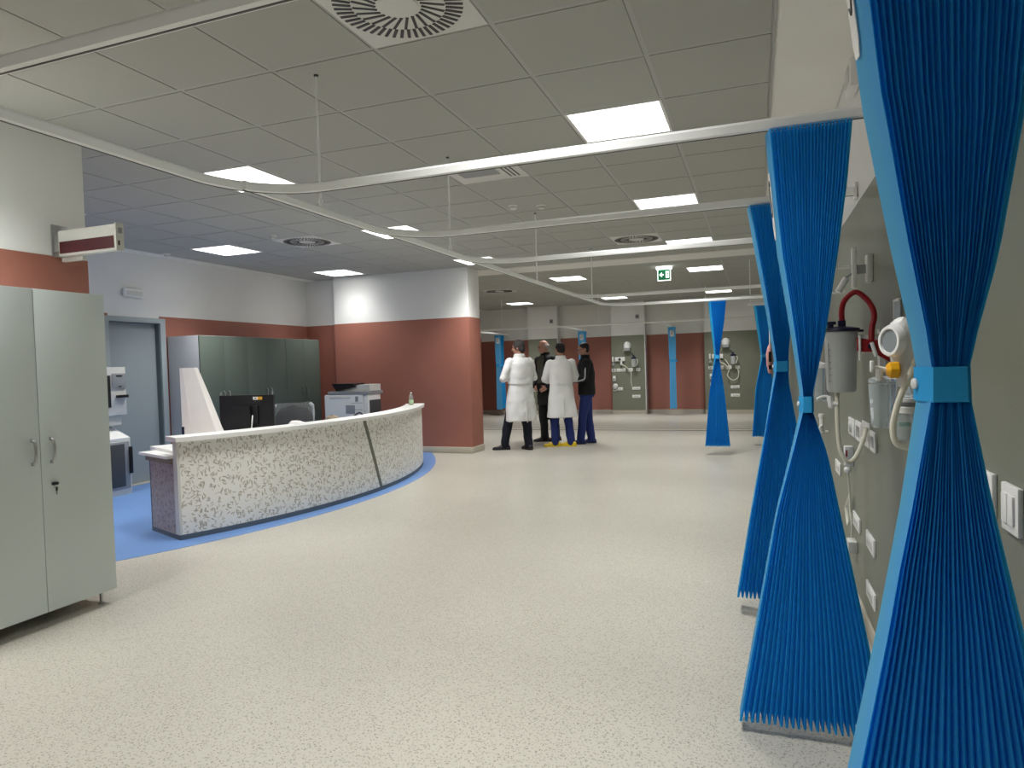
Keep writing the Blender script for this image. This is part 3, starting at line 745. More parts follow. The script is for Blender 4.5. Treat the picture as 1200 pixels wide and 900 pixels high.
t = thing('monitor', 'black computer monitor seen from behind on the reception desk', 'monitor', (-4.62, 5.3, .72))
mv = MB()
cxm, cym = -4.70, 5.32; dx = Vector((.985, .17, 0)); dy = Vector((-.17, .985, 0)); Zv = Vector((0,0,1))
def mb_(cx_, cz_, hw, hh, dep, off, bev=0):
    c_ = Vector((cxm, cym, 0))+dx*cx_+dy*off+Zv*cz_
    return MB().obox(c_, dx*hw, dy*dep, Zv*hh)
build('back_shell', mb_(0, .975, .288, .172, .014, 0), 'black', t)
build('back_bulge', mb_(0, .955, .13, .09, .010, -.022), 'black', t)
build('screen_bezel', mb_(0, .975, .285, .170, .004, .018), 'dark', t)
build('stand_neck', mb_(.03, .88, .035, .16, .012, -.055), 'black', t)
build('stand_base', MB().lathe(Vector((cxm, cym, .7215))+dx*.03-dy*.03, [(.12, 0), (.12, .008), (.04, .016)], n=24), 'black', t)
build('badge', mb_(.10, 1.115, .024, .014, .001, -.0155), 'white', t)
build('badge', mb_(.148, 1.115, .024, .014, .001, -.0155), 'yellow', t)
build('badge_print', mb_(.10, 1.115, .012, .005, .0006, -.017), 'dark', t)
build('badge_print', mb_(.148, 1.115, .012, .005, .0006, -.017), 'brassy', t)
build('cable', MB().tube(spline([Vector((cxm, cym, 0))+dx*.085-dy*.05+Zv*.95, Vector((cxm, cym, 0))+dx*.10-dy*.09+Zv*.88, Vector((cxm, cym, 0))+dx*.09-dy*.08+Zv*.80, Vector((cxm, cym, 0))+dx*.15-dy*.12+Zv*.735]), .006, 6), 'white', t)
for a in (-.275, .275): build('edge_clip', mb_(a, 1.15, .006, .035, .012, .0), 'wrap', t)

def office_chair(cx_, cy_, lb):
    t = thing('office_chair', lb, 'chair', (cx_, cy_, 0))
    dv_ = Vector((-.8, .6, 0)).normalized()  # the way the sitter faces away from
    f = Vector((.75, -.66, 0)).normalized(); s = Vector((f.y, -f.x, 0))
    C = Vector((cx_, cy_, 0))
    # curved rounded backrest on the near side
    rings = []
    for k in range(13):
        u = -1+2*k/12; w = math.sqrt(max(.02, 1-abs(u)**3.2))
        rings.append([C+f*(-.20+.04*(1-u*u)+d*.022)+s*(a*.225*w)+Zv*(.705+.255*u) for a, d in ((-1,0),(-.6,-1),(0,-1.3),(.6,-1),(1,0),(.6,1),(0,.7),(-.6,1))])
    def place(rs): return MB().loft(rs)
    build('backrest', place(rings), 'chair', t, 60)
    rw = [[C+(p-C)*1.0+f*(-.0) for p in r] for r in rings]
    rings2 = []
    for k in range(9):
        u = -.2+1.28*k/8; w = 1.0 if u < .9 else .86
        rings2.append([C+f*(-.20+.04*(1-min(1,u*u))+d*.034)+s*(a*.245*w)+Zv*(.705+.255*u+(.012 if abs(a) == 1 and k == 8 else 0)) for a, d in ((-1,0),(-.6,-1),(0,-1.3),(.6,-1),(1,0),(.6,1),(0,.7),(-.6,1))])
    build('plastic_cover', place(rings2), 'wrap', t, 20)
    for k in (-1, 1):
        build('cover_corner', MB().tube(spline([C+f*-.23+s*(k*.235)+Zv*.66, C+f*-.22+s*(k*.245)+Zv*.80, C+f*-.21+s*(k*.235)+Zv*.93, C+f*-.20+s*(k*.19)+Zv*.965], 5), [.010]*6+[.016]*4+[.022]*4+[.006]*2, 6), 'wrapedge', t)
    seat = [[C+f*(.05+b*.22*r)+s*(a*.24*r)+Zv*z for a, b in ((-1,-.8),(-.8,-1),(.8,-1),(1,-.8),(1,.8),(.8,1),(-.8,1),(-1,.8))] for z, r in ((.43,.9),(.44,1),(.48,1),(.50,.88))]
    build('seat', place(seat), 'chair', t, 50)
    build('back_support', MB().tube([C+f*-.20+Zv*.62, C+f*-.26+Zv*.47, C+f*-.18+Zv*.41, C+Zv*.41], .018), 'dark', t)
    build('gas_lift', MB().cyl(C+Zv*.09, C+Zv*.43, .028), 'steel', t)
    for k in range(5):
        a = 2*PI*k/5; e = C+Vector((math.cos(a), math.sin(a), 0))*.29
        lg = build('leg', MB().tube([C+Zv*.11, e+Zv*.075], [.028, .018], 8), 'dark', t)
        build('castor', MB().cyl(e+Vector((-.02, 0, .028)), e+Vector((.02, 0, .028)), .027, n=14), 'black', lg)
office_chair(-5.17, 6.68, 'charcoal office chair back still in clear plastic wrap behind the desk')

# printer
t = thing('printer', 'large white multifunction printer with dark feeder against the rust wall', 'printer', (-5.6, 8.75, 0))
px0, px1, py0, py1 = -6.22, -5.47, 8.70, 9.15
build('paper_cabinet', B((px0+.03, py0+.02, .05), (px1-.06, py1-.02, .50), .01), 'offwhite', t)
for x in (px0+.1, px1-.15):
    for y in (py0+.08, py1-.08): build('castor', MB().cyl((x-.02, y, .025), (x+.02, y, .025), .025), 'black', t)
build('main_body', B((px0, py0, .50), (px1-.07, py1, .985), .015), 'white', t)
build('side_unit', B((px1-.07, py0+.03, .62), (px1-.005, py1-.05, 1.0), .01), 'white', t)
build('scanner_deck', B((px0+.06, py0+.005, .985), (px1+.015, py1, 1.035), .008), 'grey', t)
build('document_feeder', MB().loft([[(px0+.22, y, 1.036), (px1+.02, y, 1.036), (px1+.02, y, 1.135), (px1-.16, y, 1.135), (px1-.30, y, 1.10), (px0+.24, y, 1.07)] for y in (py0+.06, py1-.08)]), 'offwhite', t)
build('feeder_tray', MB().loft([[(px0+.12, y, 1.155), (px1-.25, y, 1.155), (px1-.20, y, 1.10), (px0+.20, y, 1.04)] for y in (py0+.03, py1-.12)]), 'black', t)
build('front_cover', B((px0+.10, py0-.008, .93), (px1-.28, py0+.002, .955), .002), 'offwhite', t)
build('vent_panel', B((px0+.38, py0-.004, .70), (px0+.54, py0+.002, .83), .002), 'grey', t)
build('side_tray', B((px1-.06, py0+.08, .66), (px1+.0, py0+.4, .90), .004), 'dark', t)
build('control_badge', B((px1-.20, py0-.003, .88), (px1-.15, py0+.002, .96)), 'grey', t)
for z in (.86, .76, .66): build('drawer_line', B((px1-.28, py0-.003, z), (px1-.075, py0+.001, z+.006)), 'grey', t)
build('power_cord', MB().tube(spline([(px1-.30, py0-.03, .60), (px1-.18, py0-.06, .68), (px1-.10, py0-.05, .72), (px1-.04, py0-.04, .66), (px1-.03, py0-.02, .5)]), .012, 6), 'dark', t)

# small crumpled papers and bottle
def crumple(c_, r_, lb, mt):
    rnd = random.Random(int(c_[1]*100)); t = thing('crumpled_paper', lb, 'paper', c_)
    m = MB().ellipsoid(c_, r_, 10, 6); m.v = [tuple(Vector(v)+Vector([rnd.uniform(-.012, .012) for _ in range(3)])) for v in m.v]
    build('crumpled_sheet', m, mt, t, 10)
crumple((-4.62, 5.98, .785), (.13, .07, .055), 'crumpled plastic bag on the desk in front of the wrapped chair', 'paper')
crumple((-4.72, 6.75, .78), (.10, .06, .05), 'small brown crumpled bag on the desk left of the printer', 'brassy')
t = thing('water_bottle', 'small clear plastic water bottle with green label on the right end of the counter cap', 'bottle', (-4.50, 8.28, .855))
bc = (-4.50, 8.28, .8555)
build('bottle_body', MB().lathe(bc, [(.028, 0), (.031, .005), (.031, .095), (.029, .11), (.014, .145), (.012, .155)], n=20), 'pet', t)
build('label', MB().lathe(bc, [(.0315, .012), (.0325, .014), (.0325, .066), (.0315, .068)], n=20), 'glabel', t)
build('cap', MB().lathe(bc, [(.014, .154), (.014, .172), (0, .173)], n=14), 'white', t)

# exit sign
t = thing('exit_sign', 'green running person exit sign with left arrow hanging from the far ceiling', 'sign', (-1.43, 11.3, H))
ys = 11.30
sc_ = 11.3/11.5
x0, x1 = -1.51, -1.295; z0, z1 = 2.665, 2.865
build('lamp_bar', B((x0-.015, ys-.03, z1-.01), (x1+.02, ys+.03, z1+.03), .006), 'signlamp', t)
build('sign_plate', B((x0, ys-.006, z0), (x1, ys+.006, z1-.01), .001), 'signwhite', t)
build('green_panel', B((x0+.013, ys-.009, z0+.014), (x1-.013, ys-.006, z1-.014)), 'signgreen', t)
for x in (x0+.005, x1-.005): build('hanger', MB().cyl((x, ys, z1), (x, ys, H), .004), 'rail', t)
am = MB(); ax_, az_ = x0+.028, (z0+z1)/2
def yprism(pts, y0, y1):
    n = len(pts); return MB().add([(p[0], y0, p[1]) for p in pts]+[(p[0], y1, p[1]) for p in pts], [tuple(range(n)), tuple(range(n, 2*n))[::-1]]+[(i, n+i, n+(i+1) % n, (i+1) % n) for i in range(n)])
build('arrow', yprism([(ax_, az_), (ax_+.04, az_+.038), (ax_+.052, az_+.026), (ax_+.037, az_+.010), (ax_+.075, az_+.010), (ax_+.075, az_-.010), (ax_+.037, az_-.010), (ax_+.052, az_-.026), (ax_+.04, az_-.038)], ys-.0115, ys-.009), 'signwhite', t)
build('door_symbol', yprism([(x1-.082, z0+.045), (x1-.028, z0+.045), (x1-.028, z0+.155), (x1-.082, z0+.155)], ys-.0115, ys-.009), 'signwhite', t)
fg = MB().tube([(x1-.050, ys-.013, z0+.128), (x1-.052, ys-.013, z0+.100), (x1-.042, ys-.013, z0+.080), (x1-.050, ys-.013, z0+.055)], .005, 6)
fg.tube([(x1-.052, ys-.013, z0+.100), (x1-.064, ys-.013, z0+.085), (x1-.066, ys-.013, z0+.062)], .0045, 6).tube([(x1-.066, ys-.013, z0+.112), (x1-.050, ys-.013, z0+.120), (x1-.037, ys-.013, z0+.105)], .004, 6)
fg.lathe((x1-.050, ys-.014, z0+.140), [(.0001, -.007), (.007, 0), (.0001, .007)], n=10)
build('running_figure', fg, 'signgreen', t)

# ------------------------------------------------------------------ right wall services
def wall_plate(y0, y1, z0, z1, lb, kind, group='white wall plates on the green wall'):
    t = thing('wall_plate', lb, 'wall plate', (XR, (y0+y1)/2, (z0+z1)/2), group)
    build('cover_frame', B((XR-.011, y0, z0), (XR, y1, z1), .003), 'white', t)
    yc, zc, hy, hz = (y0+y1)/2, (z0+z1)/2, (y1-y0)/2, (z1-z0)/2
    if kind == 'switch':
        n = 2
        for k in range(n):
            a = yc-hy*.72+hy*1.44*k/n; build('rocker', B((XR-.016, a+.002, zc-hz*.62), (XR-.011, a+hy*1.44/n-.002, zc+hz*.62), .002), 'white', t)
    elif kind == 'socket':
        build('insert', B((XR-.013, yc-hy*.6, zc-hz*.5), (XR-.011, yc+hy*.6, zc+hz*.5), .001), 'offwhite', t)
        for k in (-1, 0, 1): build('pin_hole', MB().cyl((XR-.0135, yc+k*hy*.22, zc), (XR-.0128, yc+k*hy*.22, zc), .0035, n=8), 'black', t)
    elif kind == 'valve':
        build('round_insert', MB().lathe((XR-.011, yc, zc), [(min(hy, hz)*.7, 0), (min(hy, hz)*.66, .012), (min(hy, hz)*.3, .014), (min(hy, hz)*.3, .004), (0, .004)], (-1, 0, 0), 20), 'offwhite', t)
    elif kind == 'blank':
        build('insert', B((XR-.013, yc-hy*.55, zc-hz*.55), (XR-.011, yc+hy*.55, zc+hz*.55), .001), 'steel', t)
    return t
wall_plate(1.585, 1.683, .995, 1.094, 'double rocker switch plate on the green wall at the far right edge', 'switch')
wall_plate(1.742, 1.87, 1.0, 1.098, 'square outlet plate on the green wall partly behind the nearest curtain', 'blank')
wall_plate(3.40, 3.62, .445, .525, 'rectangular socket plate on the green wall, upper of two between the curtains', 'socket')
wall_plate(3.40, 3.64, .20, .275, 'rectangular socket plate on the green wall, lower of two between the curtains', 'socket')
wall_plate(3.86, 4.10, .44, .515, 'rectangular socket plate just right of the hanging call cord', 'socket')
wall_plate(4.70, 4.95, .60, .68, 'small plate beside the second curtain edge', 'socket')
wall_plate(3.99, 4.22, .925, 1.02, 'leftmost gas outlet plate in the row under the suction jar', 'valve', 'gas outlet plates in a row')
wall_plate(3.74, 3.95, .925, 1.025, 'second gas outlet plate in the row under the suction jar', 'blank', 'gas outlet plates in a row')
wall_plate(3.50, 3.70, .93, 1.045, 'third gas outlet plate in the row, the cream hose plugged in', 'valve', 'gas outlet plates in a row')
wall_plate(3.32, 3.46, .93, 1.02, 'rightmost gas outlet plate in the row, beside the humidifier bottle', 'blank', 'gas outlet plates in a row')
t = thing('clear_holder', 'clear acrylic leaflet holder on the green wall above the white flowmeter', 'holder', (XR, 2.78, 1.5))
build('back_sheet', B((XR-.012, 2.72, 1.44), (XR-.009, 2.82, 1.56)), 'clear', t)
build('edge_rim', B((XR-.016, 2.812, 1.44), (XR-.008, 2.822, 1.565)).box((XR-.016, 2.72, 1.557), (XR-.008, 2.822, 1.565)), 'white', t)
build('standoff', MB().cyl((XR-.009, 2.77, 1.5), (XR, 2.77, 1.5), .006), 'steel', t)
t = thing('wall_box', 'small grey white rounded box high on the wall above the second rail', 'wall box', (XR, 3.8, 2.74))
build('housing', B((XR-.045, 3.66, 2.66), (XR, 3.86, 2.80), .012), 'white', t)
build('lens', B((XR-.05, 3.69, 2.69), (XR-.045, 3.80, 2.77), .002), 'offwhite', t)

# lamp mount
t = thing('lamp_mount', 'white wall bracket with a horizontal arm and small cylinder head above the red hose', 'bracket', (XR, 3.4, 1.76))
build('wall_rail', B((.465, 3.36, 1.690), (XR, 3.42, 1.812), .004), 'offwhite', t)
build('clamp_plate', B((.408, 3.385, 1.665), (.428, 3.415, 1.85), .006), 'white', t)
build('spacer', B((.428, 3.39, 1.73), (.465, 3.41, 1.77)), 'grey', t)
build('arm', MB().tube([(.418, 3.40, 1.765), (.24, 3.40, 1.762)], .007, 8), 'white', t)
build('lower_arm', MB().tube([(.412, 3.40, 1.735), (.378, 3.395, 1.712)], .005, 8), 'grey', t)
build('cylinder_head', MB().cyl((.385, 3.39, 1.712), (.350, 3.38, 1.652), .014), 'white', t)

# suction canister
sx, sy = .330, 3.12
t = thing('suction_canister', 'frosted suction canister with a navy lid and dark red hose on the green wall', 'canister', (sx, sy, 1.22))
build('canister_body', MB().lathe((sx, sy, 1.215), [(.0, 0), (.050, 0), (.056, .01), (.064, .235), (.066, .25)], n=28), 'frost', t)
build('lid', MB().lathe((sx, sy, 1.465), [(.070, 0), (.074, .006), (.072, .014), (.03, .022), (0, .022)], n=28), 'navy', t)
build('lid_port', MB().cyl((sx+.005, sy, 1.485), (sx+.005, sy, 1.512), .016), 'navy', t)
build('lid_port', MB().cyl((sx-.04, sy-.02, 1.48), (sx-.04, sy-.02, 1.505), .012).box((sx-.07, sy-.035, 1.495), (sx-.02, sy-.005, 1.508)), 'navy', t)
build('pull_tab', B((sx+.06, sy-.012, 1.462), (sx+.085, sy+.012, 1.472), .002), 'navy', t)
build('graduation', MB().box((sx-.052, sy-.040, 1.25), (sx-.050, sy-.036, 1.42)), 'grey', t)
for k in range(6): build('graduation_mark', B((sx-.052, sy-.043, 1.26+.026*k), (sx-.040, sy-.041, 1.2625+.026*k)), 'grey', t)
build('wall_holder', MB().box((sx+.05, sy-.02, 1.42), (XR, sy+.02, 1.45)).box((XR-.02, sy-.03, 1.30), (XR, sy+.03, 1.47)), 'offwhite', t)
build('red_hose', MB().tube(spline([(.336, 3.12, 1.505), (.336, 3.12, 1.56), (.350, 3.11, 1.600), (.385, 3.10, 1.625), (.420, 3.10, 1.600), (.444, 3.09, 1.560), (.450, 3.08, 1.520), (.440, 3.07, 1.475), (.434, 3.05, 1.415)], 6), .0112, 12), 'red', t)
t = thing('red_bracket', 'dark red V shaped bracket on the green wall at the end of the red hose', 'bracket', (XR, 3.0, 1.39))
build('left_wing', yprism([(.376, 1.436), (.430, 1.424), (.430, 1.378), (.400, 1.378), (.376, 1.384)], 2.99, 3.012), 'red', t)
build('right_wing', yprism([(.436, 1.424), (.484, 1.424), (XR-.001, 1.336), (.436, 1.372)], 2.985, 3.005), 'red', t)
build('clip', MB().tube([(.425, 2.98, 1.415), (.440, 2.975, 1.36)], .0075), 'white', t)
build('connector', MB().cyl((.425, 2.98, 1.40), (.425, 3.02, 1.40), .013), 'navy', t)
build('pin', MB().cyl((.384, 2.985, 1.345), (.384, 2.985, 1.445), .0045), 'white', t)

build('valve_lever', MB().tube(spline([(.235, 3.1, 1.187), (.255, 3.1, 1.197), (.276, 3.1, 1.196), (.284, 3.1, 1.17)], 4), .005), 'white', t)
build('valve_body', MB().capsule((.282, 3.1, 1.190), .010, (.288, 3.1, 1.158), .012), 'white', t)
build('elbow', MB().cyl((.288, 3.1, 1.168), (.313, 3.1, 1.163), .010), 'white', t)
t = thing('suction_jar', 'small clear graduated jar with a white cap beyond the frosted canister', 'jar', (.42, 5.2, 1.10))
build('jar_body', MB().lathe((.415, 5.2, 1.05), [(0, 0), (.050, .0), (.058, .02), (.064, .20), (.064, .23)], n=20), 'clear', t)
build('jar_cap', MB().lathe((.415, 5.2, 1.28), [(.066, 0), (.066, .03), (.02, .04), (0, .05)], n=20), 'white', t)
build('graduation_mark', B((.36, 5.145, 1.10), (.363, 5.155, 1.24)), 'grey', t)
build('wall_arm', MB().cyl((.44, 5.2, 1.30), (XR, 5.2, 1.30), .012), 'white', t)
t = thing('shutoff_valve', 'small white shut off valve low on the wall beside the second curtain', 'valve', (.46, 5.5, .86))
build('stem', MB().cyl((.445, 5.5, .79), (.445, 5.5, .91), .016), 'white', t)
build('cap', MB().cyl((.445, 5.5, .91), (.445, 5.5, .935), .022), 'white', t)
build('lever', MB().tube([(.445, 5.485, .85), (.425, 5.46, .83), (.43, 5.44, .77)], .009), 'white', t)
build('wall_pipe', MB().tube([(.445, 5.5, .80), (XR, 5.5, .80)], .012), 'offwhite', t)

t = thing('drain_hose', 'cream hose looping in a U below the frosted canister to a wall outlet', 'hose', (.35, 3.1, .93))
build('hose', MB().tube(spline([(.312, 3.11, 1.214), (.310, 3.10, 1.142), (.312, 3.10, 1.053), (.321, 3.10, .971), (.346, 3.10, .925), (.375, 3.12, .936), (.404, 3.15, .986), (.430, 3.2, 1.045), (.445, 3.35, 1.03), (.468, 3.58, .99)], 6), .0088, 10), 'cream', t)
build('plug', MB().cyl((.465, 3.59, .985), (.478, 3.60, .985), .017), 'white', t)
t = thing('nurse_call', 'white nurse call cord with a pull handle and coiled slack on the green wall', 'cord', (.47, 4.12, .70))
build('upper_switch', B((.445, 4.10, .755), (XR, 4.145, .865), .005), 'white', t)
build('switch_mark', B((.450, 4.096, .81), (.458, 4.10, .845)), 'red', t)
build('switch_knob', MB().ellipsoid((.460, 4.11, .735), (.020, .020, .018), 12, 8), 'white', t)
build('cord', MB().tube(spline([(.462, 4.115, .72), (.466, 4.12, .65), (.470, 4.13, .59), (.466, 4.10, .53), (.470, 4.07, .44), (.468, 4.06, .37)], 6), .0045, 8), 'cream', t)
for k in range(4):
    w_ = .05+.035*k
    build('coil_loop', MB().tube(spline([(.468, 4.12, .60), (.468, 4.12+w_, .54-.01*k), (.466, 4.12+w_*1.2, .48), (.466, 4.12+w_*.6, .435-.01*k), (.466, 4.12-w_*.1, .48), (.468, 4.12-w_*.1, .54), (.468, 4.12, .60)], 5), .004, 6), 'cream', t)
build('handset', B((.445, 4.00, .30), (XR, 4.10, .362), .006), 'offwhite', t)

# flowmeter with humidifier
t = thing('flowmeter', 'large white round gauge flowmeter with amber side and yellow knob by the nearest curtain', 'flowmeter', (.36, 2.0, 1.4))
build('housing', MB().loft([[( .362+a*w_, 2.0+.035*b_, z) for a, b_ in ((-1,-.5),(-.5,-1),(.5,-1),(1,-.5),(1,.5),(.5,1),(-.5,1),(-1,.5))] for z, w_ in ((1.285,.018),(1.30,.024),(1.34,.027),(1.37,.034),(1.42,.037),(1.45,.030),(1.462,.014))]), 'white', t, 60)
gb = build('gauge_bezel', MB().lathe((.336, 1.975, 1.402), [(.0, -.0), (.042, .0), (.042, .012), (.038, .020), (.031, .020), (.029, .012)], (-1, -.55, 0), 28), 'white', t)
build('gauge_glass', MB().lathe(Vector((.336, 1.975, 1.402))+Vector((-1, -.55, 0)).normalized()*.0125, [(.0305, 0), (.0305, .003), (0, .004)], (-1, -.55, 0), 24), 'glass', gb)
build('amber_side', MB().loft([[(.392+a*w_, 2.0+.033*b_, z) for a, b_ in ((-1,-1),(.6,-1),(1,-.5),(1,.5),(.6,1),(-1,1))] for z, w_ in ((1.30,.006),(1.33,.010),(1.40,.013),(1.452,.009),(1.46,.004))]), 'yellow', t, 60)
build('amber_base', B((.377, 1.98, 1.285), (.395, 2.02, 1.305), .003), 'yellow', t)
kn = MB()
rings = []
for (h_, r_) in ((0, .018), (.004, .022), (.022, .021), (.030, .012)):
    rings.append([Vector((.342-h_, 1.96, 1.327))+Vector((0, math.cos(a)*r_*(1+.06*math.cos(6*a)), math.sin(a)*r_*(1+.06*math.cos(6*a)))) for a in [2*PI*k/36 for k in range(36)]])
build('yellow_knob', kn.loft(rings), 'yellow', t)
build('inlet_tee', MB().cyl((.312, 1.965, 1.328), (.280, 1.965, 1.336), .006).box((.276, 1.955, 1.322), (.284, 1.975, 1.352), .002).cyl((.297, 1.965, 1.33), (.297, 1.965, 1.30), .009), 'white', t)
build('wall_spigot', MB().cyl((.385, 2.0, 1.38), (XR, 2.02, 1.38), .012), 'steel', t)
build('humidifier_lid', MB().lathe((.310, 2.0, 1.293), [(.034, 0), (.034, .010), (.02, .016), (0, .018)], n=24), 'clear', t)
build('humidifier_bottle', MB().lathe((.310, 2.0, 1.175), [(0, 0), (.022, .0), (.028, .008), (.031, .05), (.034, .115)], n=28), 'clear', t)
build('tube_hanger', MB().cyl((.345, 1.99, 1.292), (.362, 1.995, 1.292), .01), 'white', t)
build('cream_hose', MB().tube(spline([(.384, 1.96, 1.365), (.378, 1.95, 1.350), (.363, 1.95, 1.312), (.347, 1.95, 1.274), (.333, 1.95, 1.23), (.324, 1.95, 1.182), (.328, 1.95, 1.146), (.342, 1.95, 1.133), (.372, 1.96, 1.128), (.400, 1.98, 1.15), (.405, 2.0, 1.22)], 6), .0078, 10), 'cream', t)
t = thing('collection_jar', 'small clear jar with a white clamp cap and green insert behind the cream hose', 'jar', (.385, 2.12, 1.2))
build('jar_body', MB().lathe((.386, 2.12, 1.130), [(0, 0), (.026, 0), (.030, .008), (.031, .075)], n=24), 'clear', t)
build('white_cap', MB().lathe((.386, 2.12, 1.205), [(.033, 0), (.034, .016), (.028, .018), (.028, .030), (.036, .032), (.036, .040), (0, .041)], n=24), 'white', t)
build('dark_ring', MB().lathe((.386, 2.12, 1.2225), [(.0285, 0), (.0285, .012)], n=24), 'grey', t)
build('cone_top', MB().lathe((.388, 2.12, 1.246), [(.018, 0), (.006, .03), (0, .031)], n=16), 'clear', t)
build('green_insert', B((.366, 2.105, 1.168), (.392, 2.12, 1.180), .002), 'teal', t)
build('wall_arm', MB().cyl((.41, 2.12, 1.215), (XR, 2.12, 1.215), .01), 'white', t)

# ------------------------------------------------------------------ far bed panels: small devices
def far_set(dx_, name, skip=()):
    Yw = 17.40
    def X(v): return v+dx_
    G = 'fittings on the far green bed panels'
    if 'dome' not in skip:
        t = thing('dispenser', 'white domed soap dispenser on the %s far green panel' % name, 'dispenser', (X(-3.13), Yw, 1.76), G)
        build('dome', MB().loft([[(X(-3.13)+.10*w_*math.cos(a), Yw-.001-.13*math.sin(a), z) for a in [PI*k/10 for k in range(11)]] for z, w_ in ((1.70, .9), (1.72, 1), (1.80, 1), (1.85, .6), (1.865, .2))]), 'white', t, 60)
        build('nozzle_block', B((X(-3.21), Yw-.12, 1.63), (X(-3.05), Yw, 1.70), .01), 'grey', t)
    if 'bar' not in skip:
        t = thing('service_bar', 'white horizontal valve block on the %s far green panel' % name, 'valve block', (X(-3.35), Yw, 1.42), G)
        build('block', B((X(-3.46), Yw-.05, 1.37), (X(-3.20), Yw, 1.475), .008), 'white', t)
        build('gauge', MB().lathe((X(-3.33), Yw-.05, 1.42), [(.035, 0), (.035, .02), (0, .02)], (0, -1, 0), 14), 'dark', t)
        build('end_post', B((X(-3.53), Yw-.05, 1.36), (X(-3.495), Yw, 1.49), .004), 'white', t)
        build('flask', MB().lathe((X(-3.50), Yw-.05, 1.27), [(.035, 0), (.03, .04), (.012, .07)], n=12), 'clear', t)
        build('knob', MB().capsule((X(-3.29), Yw-.06, 1.30), .035, (X(-3.29), Yw-.06, 1.36), .02), 'white', t)
        build('hose', MB().tube(spline([(X(-3.29), Yw-.07, 1.28), (X(-3.2), Yw-.1, 1.25), (X(-3.1), Yw-.08, 1.16), (X(-3.09), Yw-.04, 1.12)]), .010, 6), 'cream', t)
    t = thing('suction_jar', 'hanging suction jar with dark cap on the %s far green panel' % name, 'jar', (X(-2.97), Yw, 1.3), G)
    build('jar_body', MB().lathe((X(-2.96), Yw-.10, 1.22), [(0, 0), (.055, 0), (.065, .20)], n=16), 'frost', t)
    build('dark_cap', MB().lathe((X(-2.96), Yw-.10, 1.42), [(.07, 0), (.065, .03), (.02, .05), (.015, .10)], n=16), 'navy', t)
    build('holder', MB().tube([(X(-2.96), Yw-.1, 1.46), (X(-3.0), Yw-.04, 1.54), (X(-3.02), Yw, 1.56)], .012, 6), 'dark', t)
    build('side_tube', MB().tube(spline([(X(-2.90), Yw-.1, 1.42), (X(-2.86), Yw-.1, 1.36), (X(-2.90), Yw-.1, 1.24)]), .012, 6), 'cream', t)
    for k, xx in enumerate((-3.50, -3.37, -3.25, -3.06, -2.87)):
        if k < 3 and 'left' in skip: continue
        nm = ('leftmost', 'second', 'middle', 'fourth', 'rightmost')[k]
        t = thing('wall_plate', '%s outlet plate in the gas row of the %s far green panel' % (nm, name), 'wall plate', (X(xx), Yw, 1.14), G)
        build('cover_frame', B((X(xx)-.055, Yw-.012, 1.10), (X(xx)+.055, Yw, 1.185), .003), 'white' if k else 'offwhite', t)
        build('insert', B((X(xx)-.025, Yw-.018, 1.122), (X(xx)+.025, Yw-.012, 1.162), .002), 'offwhite' if k else 'grey', t)
    for (a, b, z, w_) in (((-3.49), 0, .93, 'phone'), (-3.48, 0, .66, 'disc')):
        if 'left' in skip and 0: continue
        t = thing('call_unit', '%s white call unit on the left edge of the %s far green panel' % ('upper' if w_ == 'phone' else 'lower round', name), 'call unit', (X(a), Yw, z), G)
        build('housing', B((X(a)-.035, Yw-.03, z-.065), (X(a)+.035, Yw, z+.065), .008), 'white', t)
        build('button', MB().lathe((X(a), Yw-.03, z-.02), [(.02, 0), (.02, .006), (0, .006)], (0, -1, 0), 12), 'dark', t)
        if w_ == 'disc': build('round_cap', MB().lathe((X(a)+.02, Yw-.03, z+.07), [(.065, 0), (.05, .03), (.02, .04), (.02, .03)], (0, -1, 0), 18), 'white', t)
    for (xx, z, lb) in ((-3.38, .655, 'lower left'), (-2.93, .66, 'lower right upper'), (-2.93, .455, 'lowest right')):
        if 'left' in skip and xx < -3.2: continue
        t = thing('socket_strip', '%s socket strip on the %s far green panel' % (lb, name), 'socket', (X(xx), Yw, z), G)
        build('cover_frame', B((X(xx)-.105, Yw-.012, z-.04), (X(xx)+.105, Yw, z+.04), .003), 'white', t)
        build('insert', B((X(xx)-.07, Yw-.016, z-.02), (X(xx)+.07, Yw-.012, z+.02), .001), 'offwhite', t)
    t = thing('drain_hose', 'thin cream hose hanging down on the %s far green panel' % name, 'hose', (X(-3.04), Yw, 1.0), G)
    build('hose', MB().tube(spline([(X(-3.06), Yw-.03, 1.12), (X(-3.04), Yw-.05, 1.02), (X(-3.05), Yw-.04, .85), (X(-3.03), Yw-.03, .72)] if name != 'right' else
        [(X(-3.16), Yw-.03, 1.35), (X(-3.05), Yw-.06, 1.15), (X(-3.10), Yw-.08, .95), (X(-2.98), Yw-.08, .83), (X(-2.86), Yw-.07, .90), (X(-2.85), Yw-.05, 1.06), (X(-2.93), Yw-.05, 1.2)]), .011, 6), 'cream', t)
far_set(0, 'middle')
far_set(-2.27, 'left', skip=('dome',))
far_set(2.42, 'right')
for x, z, lb in ((-2.86, 2.50, 'small grey square box high above the middle far green panel'), (-5.15, 2.49, 'small grey square box high above the left far green panel')):
    t = thing('wall_box', lb, 'wall box', (x, 17.40, z), 'small grey boxes high on the far wall')
    build('housing', B((x-.045, 17.37, z-.05), (x+.045, 17.404, z+.05), .004), 'grey', t)
    build('lens', B((x-.02, 17.365, z-.02), (x+.02, 17.37, z+.02)), 'dark', t)

